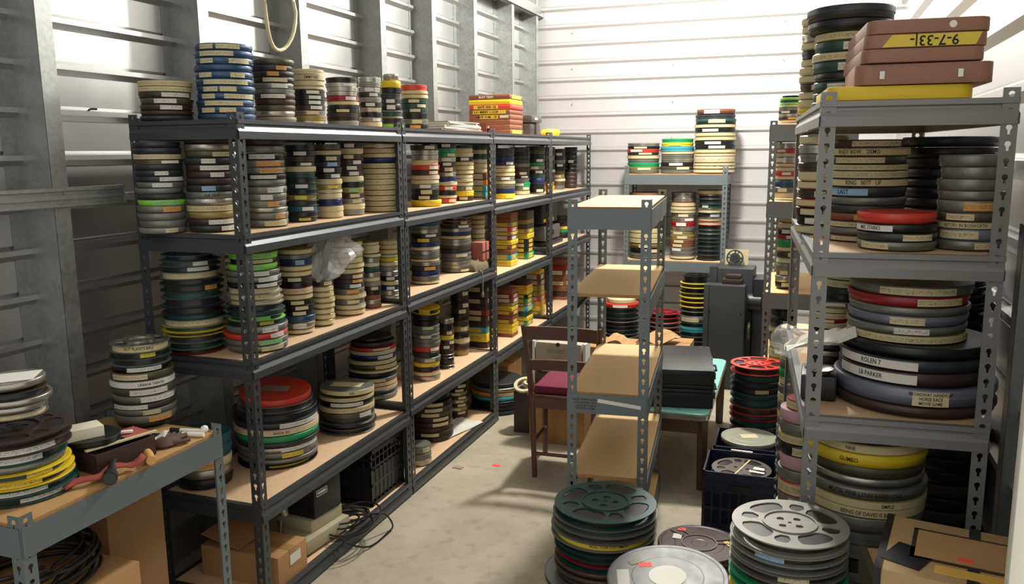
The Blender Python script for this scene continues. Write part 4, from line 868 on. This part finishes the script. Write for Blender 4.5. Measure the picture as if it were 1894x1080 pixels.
tag(obj('paper_clip', MB().prism([(-.02, -.008), (.02, -.008), (.02, .008), (-.02, .008)], 0, .006), WHITE, loc=(-1.94, 1.89, ZB+.068), rz=R(40)), 'tiny white clip on the leaflet', 'clip')
# under the bench
t = carton('brown carton under the steel bench holding the black cable coil', -2.07, 1.60, 0, .40, .46, .50, 0, None)
carton('tall brown carton behind the cable coil under the bench', -2.17, 2.02, 0, .22, .24, .68, 0, mat('dull_cardboard', '#86643f', .85), tape=False)
P = []
for k in range(11):
    for i in range(28):
        a = 2*math.pi*i/28; rr = .155+.022*math.sin(k*1.7)+.004*math.sin(a*3+k); P.append((-2.06+rr*math.cos(a)*.95, 1.60+rr*1.25*math.sin(a), .512+.0085*(k+i/28)+.004*math.sin(a*2+k)))
tag(obj('cable_coil', MB().tube(P, .0055, 6), M['k'], smooth=60), 'coil of thin black cable on the carton under the bench', 'cable coil')
# ---------------------------------------------------------------- chair and what stands on it
t = thing('dining_chair', 'dark wooden chair with maroon seat pad behind the empty rack', 'chair', (-1.17, 4.20, 0), R(2))
for s in (-1, 1):
    obj('leg', MB().tube([(s*.150, -.19, 0), (s*.170, -.165, .46)], [.015, .019], 4), WOOD, t, bevel=.002)
    obj('backrest_post', MB().tube([(s*.170, -.165, .44), (s*.185, -.175, .62), (s*.205, -.215, .835)], [.019, .018, .014], 4), WOOD, t)
    obj('leg', MB().tube([(s*.19, .17, 0), (s*.19, .17, .45)], [.015, .019], 4), WOOD, t, bevel=.002)
def curved_rail(z0, z1, y, wdt, bow=.03):
    v = []; n = 10
    for i in range(n+1):
        x = -wdt/2+wdt*i/n; yy = y-bow*(1-(2*i/n-1)**2)*-1
        for (dy, z) in ((-.009, z0), (-.009, z1), (.009, z1), (.009, z0)): v.append((x, yy+dy, z))
    f = [(i*4+k, i*4+(k+1) % 4, (i+1)*4+(k+1) % 4, (i+1)*4+k) for i in range(n) for k in range(4)]+[(0, 1, 2, 3), (n*4, n*4+1, n*4+2, n*4+3)]
    return MB().add(v, f)
obj('top_rail', curved_rail(.755, .825, -.205, .40), WOOD, t, smooth=35); obj('back_slat', curved_rail(.585, .64, -.172, .35), WOOD, t, smooth=35)
obj('seat', MB().box(-.20, .20, -.17, .20, .425, .451), WOOD, t, bevel=.008)
for (a, b, c_, d_) in ((-.17, .17, -.175, -.155), (-.18, .18, .16, .18)): obj('apron', MB().box(a, b, c_, d_, .38, .435), WOOD, t)
for s in (-1, 1): obj('stretcher', MB().tube([(s*.155, -.18, .20), (s*.188, .17, .16)], .010, 8), WOOD, t)
obj('stretcher', MB().tube([(-.155, -.182, .13), (.155, -.182, .13)], .010, 8), WOOD, t)
tag(obj('seat_cushion', MB().box(-.17, .17, -.15, .17, 0, .045), RUBY, loc=(-1.165, 4.20, .452), rz=R(2), bevel=.018), 'maroon cushion on the dark wooden chair', 'cushion')
t = thing('tote_bag', 'off-white printed bag standing behind the chair back', 'bag', (-1.345, 4.62, -.10), R(-2))
obj('bag_body', MB().box(-.145, .145, -.06, .06, .56, .71).box(-.12, .12, -.05, .05, .52, .56), mat('offwhite_canvas', '#aaa38e', .8), t, bevel=.03)
obj('bag_band', MB().box(-.145, .145, -.058, .06, .455, .52), mat('brown_band', '#5a4435', .8), t, bevel=.01)
obj('bag_side', MB().box(-.165, -.150, -.05, .05, .45, .71), WHITE, t); obj('bag_side', MB().box(.150, .165, -.05, .05, .45, .71), WHITE, t)
flat_text('lettering', 'ROAST', .034, t, (-.01, -.0625, .655), (R(90), 0, 0), .0, M['t']); flat_text('lettering', 'CO.', .018, t, (0, -.0625, .625), (R(90), 0, 0), 0, M['t']); flat_text('lettering', 'ROAST', .022, t, (-.02, -.060, .485), (R(90), 0, 0), 0, M['t'])
obj('clasp', MB().lathe([(0, 0), (.012, 0), (.012, .006), (0, .008)], 14, T=Matrix.Translation((0, -.06, .70)) @ Matrix.Rotation(R(90), 4, 'X')), M['n'], t)
carton('brown carton under the printed bag behind the chair', -1.345, 4.63, 0, .34, .22, .349, 0)
for k, (x, y, z, a) in enumerate(((-1.45, 4.95, .565, 20), (-1.28, 5.0, .565, -30), (-1.07, 4.93, .565, 60), (-.80, 4.92, .61, -10))):
    rs = random.Random(40+k); v = []
    for i in range(7):
        for j in range(6): v.append((-.10+.033*i, -.07+.028*j, .03+.035*math.sin(i*.6+k)*math.cos(j*.55)+rs.uniform(-.004, .004)))
    o = obj('kraft_wrap', MB().add(v, [(i*6+j, (i+1)*6+j, (i+1)*6+j+1, i*6+j+1) for i in range(6) for j in range(5)]), KRAFT, loc=(x, y, z-.035), rz=R(a)); o.modifiers.new('t', 'SOLIDIFY').thickness = .003
    tag(o, ['crumpled brown wrapping nearest the charcoal racks, above the chair', 'crumpled brown wrapping second from the charcoal racks', 'folded brown paper seen behind the empty rack post', 'creased brown paper beside the black cases'][k], 'wrapping', 'crumpled brown paper behind the chair')
carton('brown carton carrying the crumpled wrapping beside the turquoise table', -1.25, 4.98, 0, .54, .30, .535, 0)
carton('small brown carton on the turquoise table carrying folded paper', -.755, 4.95, .412, .26, .26, .16, 0)
# boxes and reels in the dark behind the chair
tag(obj('tape_ring', MB().lathe([(.05, 0), (.07, 0), (.07, .014), (.05, .014)], 28, closed=True, T=Matrix.Rotation(R(25), 4, 'X')), M['c'], loc=(-1.60, 4.70, .290), smooth=40), 'pale ring of tape between the big cans and the chair', 'tape ring')
for k in range(3): tag(obj('tape_ring', MB().lathe([(.028, 0), (.042, 0), (.042, .009), (.028, .009)], 24, closed=True, T=Matrix.Rotation(R(10), 4, 'X')), M['c'], loc=(-1.575, 4.73, .275+.013*k), smooth=40), ['lowest', 'middle', 'topmost'][k]+' small cream tape ring beside the chair seat', 'tape ring', 'small cream tape rings')
carton('low dark carton carrying the cream tape rings', -1.60, 4.72, 0, .12, .14, .262, 0, M['n'], tape=False)
# ---------------------------------------------------------------- turquoise table with the two black cases
def rrect(x0, x1, y0, y1, r, n=6):
    P = []
    for cx, cy, a0 in ((x1-r, y0+r, -90), (x1-r, y1-r, 0), (x0+r, y1-r, 90), (x0+r, y0+r, 180)):
        for i in range(n+1): a = R(a0+90*i/n); P.append((cx+r*math.cos(a), cy+r*math.sin(a)))
    return P
t = thing('side_table', 'low table with turquoise top and metal rim under the black cases', 'table', (-.42, 4.07, 0), R(1.0))
obj('tabletop', MB().prism(rrect(-.50, 0, 0, 1.19, .05), .385, .411), TURQ, t); obj('rim', MB().prism(rrect(-.503, .003, -.003, 1.193, .052), .378, .405), STEEL, t)
obj('apron', MB().box(-.47, -.03, .03, .05, .30, .378).box(-.47, -.03, 1.14, 1.16, .30, .378).box(-.47, -.45, .03, 1.16, .30, .378).box(-.05, -.03, .03, 1.16, .30, .378), mat('brown_wood', '#5d4431', .5, 0, var=.3, scale=12), t)
for px in (-.47, -.03):
    for py in (.04, 1.15): obj('leg', MB().tube([(px+.0, py, 0), (px, py, .378)], [.022, .028], 4), mat('brown_leg', '#5a4230', .5, 0, var=.3, scale=12), t)
for k, (z, lb) in enumerate(((.412, 'lower black hard case on the turquoise table'), (.515, 'upper black hard case on the turquoise table'))):
    t = thing('hard_case', lb, 'case', (-.62+.0, 4.42, z), R(9), 'black cases on the turquoise table')
    d = .004*k
    obj('case_base', MB().box(-.17-d, .17+d, -.27-d, .27+d, 0, .080 if not k else .02), BLKP, t, bevel=.006); obj('case_lid', MB().box(-.17-d, .17+d, -.27-d, .27+d, .081 if not k else .021, .100), mat('black_case_lid', '#24262a', .35), t, bevel=.008)
    obj('clasp', MB().box(.171, .184, -.20, -.165, .035, .07).box(.171, .184, .12, .155, .035, .07), M['d'], t); obj('handle', MB().tube([(.171, -.06, .045), (.195, -.05, .045), (.195, .05, .045), (.171, .06, .045)], .006, 8), BLKP, t)
# ---------------------------------------------------------------- grey cabinet with reel and card by the back wall
CAB = mat('cabinet_grey', '#36393b', .5, .2, var=.05)
t = thing('machine_cabinet', 'dark grey metal cabinet with stepped panels before the back wall', 'cabinet', (-.52, 6.1, 0), R(-1.5))
obj('front_panel', MB().box(-.14, .13, -.10, .03, 0, .765), CAB, t, bevel=.004); obj('panel_edge', MB().box(-.155, -.12, -.112, .0, 0, .768), CAB, t, bevel=.003)
obj('rear_housing', MB().box(-.13, .165, .10, .36, 0, .862), CAB, t, bevel=.005); obj('housing_edge', MB().box(-.145, -.09, .085, .14, .3, .875), CAB, t, bevel=.003)
obj('motor_block', MB().box(-.04, .10, -.02, .09, .765, .80).box(-.02, .09, .0, .08, .80, .83), M['n'], t, bevel=.006)
for x, z in ((-.115, .58), (.105, .57), (-.115, .2)): obj('screw', MB().lathe([(0, 0), (.006, 0), (.006, .003), (0, .004)], 10, T=Matrix.Translation((x, -.101, z)) @ Matrix.Rotation(R(90), 4, 'X')), BLKP, t)
obj('side_motor', MB().tube([(.135, .10, .62), (.23, .10, .62)], .07, 20), BLKP, t, smooth=40); obj('side_wheel', MB().tube([(.15, .02, .42), (.165, .02, .42)], .07, 24), M['o'], t, smooth=40)
obj('side_frame', MB().box(.17, .30, .05, .30, .0, .80), BLKP, t, bevel=.01)
tag(obj('card', MB().box(-.085, .085, 0, .006, 0, .115), M['c'], loc=(-.49, 6.42, .863), rz=R(-2)), 'cream card standing on the grey cabinet behind the reel', 'card')
t = thing('film_reel', 'dark upright reel leaning on the cream card above the cabinet', 'film reel', (-.50, 6.385, .918), 0); t.rotation_euler = (R(82), 0, 0)
link('reel_flange', FLW, t, (0, 0, .012), 0, (.062, .062, .003), [M['d']]); link('reel_flange', FLW, t, (0, 0, -.006), 0, (.062, .062, .003), [M['d']]); link('wound_film', FLS, t, (0, 0, -.003), 0, (.045, .045, .014), [FILM])
# ---------------------------------------------------------------- blue crates with reels
c1 = crate('navy plastic crate in front holding an open reel', -.235, 3.815, 0, .325, .30, .28, 1, NAVY, 'plastic_crate', 'navy crates beside the table')
obj('grip', MB().box(-.05, .05, -.156, -.149, .195, .225), BLKP, c1, bevel=.004)
for s in (-1, 1): obj('emblem_ring', MB().lathe([(.022, 0), (.028, 0), (.028, .003), (.022, .003)], 22, closed=True, T=Matrix.Translation((s*.095, -.150, .205)) @ Matrix.Rotation(R(90), 4, 'X')), NAVY, c1)
obj('crate_wall', MB().box(-.159, .159, -.147, -.144, .01, .275).box(-.159, .159, .144, .147, .01, .275).box(-.159, -.156, -.147, .147, .01, .275).box(.156, .159, -.147, .147, .01, .275), NAVY, c1)
c2 = crate('navy plastic crate behind, topped by a pale grey can', -.225, 4.16, 0, .325, .30, .28, 1, NAVY, 'plastic_crate', 'navy crates beside the table')
obj('crate_wall', MB().box(-.159, .159, -.147, -.144, .01, .275).box(-.159, .159, .144, .147, .01, .275).box(-.159, -.156, -.147, .147, .01, .275).box(.156, .159, -.147, .147, .01, .275), NAVY, c2)
t = thing('film_reel', 'brown-grey open reel lying in the front navy crate', 'film reel', (-.235, 3.815, .232), R(20))
for z in (.0, .020): link('reel_flange', FLW, t, (0, 0, z), R(12), (.135, .135, .003), [M['n'] if z == 0 else mat('dull_reel', '#6c645c', .4, .5)])
link('wound_film', FLS, t, (0, 0, .003), 0, (.135, .135, .017), [FILM]); obj('white_tab', MB().box(.05, .10, .01, .04, .0235, .0245).box(.04, .11, -.03, -.01, .0235, .0245), WHITE, t, rz=R(-30)); obj('tape_strip', MB().box(-.004, .004, -.12, .12, .0235, .0243), M['c'], t, rz=R(-35))
tag(obj('marker_rod', MB().box(-.05, .05, -.006, .006, 0, .006), WHITE, loc=(-.245, 3.962, .2805), rz=R(-3)), 'white strip lying on the rim of the front navy crate', 'strip')
for k in range(7):
    t = thing('reel_can', ['pale grey can with cream label atop the rear navy crate'][0] if k == 0 else f'dark can, {ORD[k]} down, inside the rear navy crate', 'reel can', (-.225, 4.16, .262-.035*k), 0, 'cans in the rear navy crate')
    link('can_body', BODY, t, (0, 0, 0), 0, (.138, .138, .033), [M['w'] if k == 0 else M['k']]); link('can_lid', LID, t, (0, 0, 0), 0, (.138, .138, .033), [mat('pale_can', '#9b9a8a', .45, .3) if k == 0 else M['k']])
    if k == 0: obj('paper_label', MB().box(-.04, .04, -.028, .028, .0331, .0338), TMP['C'], t, rz=R(20))
for k in range(6): 
    t = thing('reel_can', f'dark can, {ORD[k+1]} down, inside the front navy crate', 'reel can', (-.235, 3.815, .196-.035*k), 0, 'cans in the front navy crate'); link('can_body', BODY, t, (0, 0, 0), 0, (.138, .138, .033), [M['k']]); link('can_lid', LID, t, (0, 0, 0), 0, (.138, .138, .033), [M['k']])
# ---------------------------------------------------------------- foreground: grey disc can and brown spool
t = thing('disc_can', 'large flat grey can lid with white centre label and orange sticker', 'film can', (-.338, 2.29, .478)); t.rotation_euler = (R(4), R(-2), 0); t.location.z = .452
link('can_body', BODY, t, (0, 0, 0), 0, (.176, .176, .03), [M['R']]); link('can_lid', LID, t, (0, 0, 0), 0, (.178, .178, .03), [mat('scuffed_lid', '#6c6d6b', .5, .25, var=.12, scale=4)])
obj('centre_label', MB().lathe([(0, 0), (.055, 0), (.055, .0008), (0, .0008)], 32, (.0, -.0, .0300)), WHITE, t)
obj('sticker', MB().box(-.02, .02, -.012, .012, .0291, .0303), ORST, t, loc=(-.075, .045, .0), rz=R(18)); obj('sticker', MB().box(-.02, .02, -.012, .012, .0291, .0303), M['o'], t, loc=(-.108, .055, 0), rz=R(45)); obj('paper_label', MB().box(-.018, .018, -.04, .04, .0291, .0303), TM['W'], t, loc=(-.125, -.035, .0), rz=R(15))
flat_text('lettering', '48', .045, t, (.125, -.055, .0304), (0, 0, R(35)))
t = thing('film_spool', 'dark brown case spool with moulded lid and orange sticker beside front crate', 'film spool', (-.36, 3.29, .07))
spb = mat('brown_moulded', '#4b3e3a', .35, .2)
link('can_body', BODY, t, (0, 0, 0), 0, (.168, .168, .04), [spb]); link('can_lid', LID, t, (0, 0, 0), 0, (.17, .17, .04), [spb])
rib = MB().lathe([(.068, 0), (.074, 0), (.074, .003), (.068, .003)], 36, closed=True)
for k in range(3):
    a = R(120*k+20); c_, s_ = math.cos(a), math.sin(a)
    for off in (-.014, .014): rib.tube([(.075*c_-off*s_, .075*s_+off*c_, .0015), (.15*c_-off*s_*1.6, .15*s_+off*c_*1.6, .0015)], .0025, 6)
o = obj('moulded_ribs', rib, mat('rib_brown', '#6a5b55', .4, .1), t); o.location = (0, 0, .0398)
obj('sticker', MB().box(-.016, .016, -.013, .013, 0, .0012), ORST, t, loc=(-.085, .10, .0405), rz=R(-8)); obj('paper_label', MB().box(-.018, .018, -.022, .022, 0, .001), TM['W'], t, loc=(-.095, .03, .0405)); obj('paper_label', MB().box(-.03, .03, -.012, .012, 0, .001), TMP['Y'], t, loc=(.12, .02, .0405), rz=R(-50))
for k in range(2):
    t = thing('film_can', f'dark brown can, {["upper", "lower"][k]} of two under the moulded spool', 'film can', (-.36, 3.29, .035-.0345*k), 0, 'cans under the moulded spool'); link('can_body', BODY, t, (0, 0, 0), 0, (.165, .165, .033), [M['n']]); link('can_lid', LID, t, (0, 0, 0), 0, (.166, .166, .033), [M['n']])
# ---------------------------------------------------------------- top of the grey rack
BRC = mat('brown_case_leather', '#8f6654', .55, 0, var=.1, scale=5, bump=.15, bscale=120)
def case_box(label, x0, x1, y0, y1, z0, z1, rz, m_, group, bev=.016, name='reel_case'):
    cx, cy = (x0+x1)/2, (y0+y1)/2; t = thing(name, label, 'case', (cx, cy, z0), R(rz), group); w_, d_, h_ = (x1-x0)/2, (y1-y0)/2, z1-z0
    obj('case_body', MB().prism(rrect(-w_, w_, -d_, d_, .035), 0, h_), m_, t, bevel=bev*.35); return t
gk = 'reel cases on top of the grey rack'
case_box('bright yellow flat case under the brown cases', .020, .378, 2.45, 2.88, 1.848, 1.884, 4, M['y'], gk, .008)
t = case_box('brown case with two clasps, lowest of the brown cases', .094, .425, 2.44, 2.84, 1.886, 1.938, 2, BRC, gk, .006)
for x in (-.10, .085): obj('clasp', MB().box(x-.006, x+.006, -.205, -.199, .014, .034), STEEL, t)
zc = 1.941
for k in range(3):
    t = case_box(['brown rounded case, lowest of the taped trio', 'brown rounded case with yellow numbered tape, middle of the trio', 'brown rounded case with white sticker, topmost of all'][k], .098+.005*k, .392+.004*k, 2.43, 2.90, zc+.036*k, zc+.036*(k+1)-.001, 4, BRC, gk, .012)
    if k == 1:
        P = [(-.105, -.001), (-.082, .029), (.128, .029), (.115, -.001)]
        obj('yellow_tape', MB().add([(x, -.2368, z+.003) for x, z in P]+[(x, -.2352, z+.003) for x, z in P], [(0, 1, 2, 3), (4, 5, 6, 7), (0, 1, 5, 4), (1, 2, 6, 5), (2, 3, 7, 6), (3, 0, 4, 7)]), TMP['Y'], t)
        flat_text('lettering', '9-7-33|-', .036, t, (.018, -.2375, .017), (R(90), R(180), 0), .015)
    if k == 2: obj('sticker', MB().lathe([(0, 0), (.009, 0), (.009, .001), (0, .001)], 18, T=Matrix.Translation((.055, -.2353, .018)) @ Matrix.Rotation(R(90), 4, 'X')), WHITE, t)
# wrapping and bag on the middle shelf of the grey rack
rs = random.Random(77); v = []
for i in range(9):
    for j in range(7): v.append((-.08+.024*i, -.06+.02*j, .02+.014*math.sin(i*.7+j)+.010*i*.8+rs.uniform(-.004, .004)))
o = obj('paper_sheet', MB().add(v, [(i*7+j, (i+1)*7+j, (i+1)*7+j+1, i*7+j+1) for i in range(8) for j in range(6)]), WHITE, loc=(.035, 2.60, 1.105), rz=R(5)); o.modifiers.new('t', 'SOLIDIFY').thickness = .0015; tag(o, 'folded white paper tucked beside the broad brown cans', 'paper')
t = thing('metal_dish', 'dark box with a shiny dish on the middle board by the corner post', 'box', (.055, 2.60, .982)); obj('box_body', MB().box(-.05, .05, -.06, .10, 0, .075), BLKP, t, bevel=.008); obj('dish', MB().lathe([(0, .0), (.03, .004), (.042, .016), (.040, .018), (.028, .008), (0, .004)], 24, T=Matrix.Translation((-.0, -.03, .0755))), STEEL, t, smooth=50)
tag(obj('plastic_bag', MB().add([(x*.07*(1+.2*math.sin(9*x+y)), y*.10, z*.05+.012*math.sin(7*y+5*x)) for x, y, z in [(math.sin(p)*math.cos(a), math.sin(p)*math.sin(a), math.cos(p)) for p in [math.pi*i/9 for i in range(10)] for a in [2*math.pi*j/14 for j in range(14)]]], [(i*14+j, i*14+(j+1) % 14, (i+1)*14+(j+1) % 14, (i+1)*14+j) for i in range(9) for j in range(14)]), PLAST, loc=(-.045, 3.12, 1.03), smooth=30), 'clear wrapping sagging off the grey rack middle board', 'bag')
# cardboard packages beside the jamb
gp = 'cardboard packages in front of the jamb'
zt = .74
for k in range(9):
    a = (-10, 6, -4, 9, -6, 3, -8, 5, 0)[k]; hh = .060 if k else .062; zt2 = .70-.080*k
    t = thing('mailer_box', f"brown cardboard film mailer, {'topmost, with a big yellow label' if k == 0 else ORD[k]+' down beside the jamb'}", 'mailer', (.372+(.0, -.02, .012, -.012, .0, .01, -.01, .0, .0)[k], 2.06, zt2), R(a), gp)
    obj('mailer_body', MB().box(-.165, .175, -.16, .16, 0, .078), KRAFT if k % 2 else mat('mailer_card', '#a88c62', .8, 0), t, bevel=.006)
    obj('strap', MB().box(-.1665, -.150, -.1615, .1615, -.0005, .0795).box(.02, .045, -.1615, .1615, .06, .0795), BLKP if k % 3 == 0 else M['o'], t)
    if k == 0:
        obj('inset_lid', MB().box(-.09, .15, -.06, .09, .078, .081), KRAFT, t); obj('border', MB().box(-.10, .16, .09, .10, .078, .0805).box(-.10, .16, -.07, -.06, .078, .0805).box(-.10, -.09, -.07, .10, .078, .0805), M['n'], t)
        obj('paper_label', MB().box(-.045, .11, -.125, -.085, .0785, .080), mat('amber_label', '#dcae52', .6), t); obj('sticker', MB().box(.0, .03, -.045, -.028, .081, .082), ORST, t); obj('black_tape', MB().box(-.12, -.03, -.15, -.04, .0785, .0805), BLKP, t, rz=R(-18))
        obj('eyelet', MB().lathe([(.006, 0), (.012, 0), (.012, .002), (.006, .002)], 16, (.135, -.105, .0785), closed=True), M['n'], t)
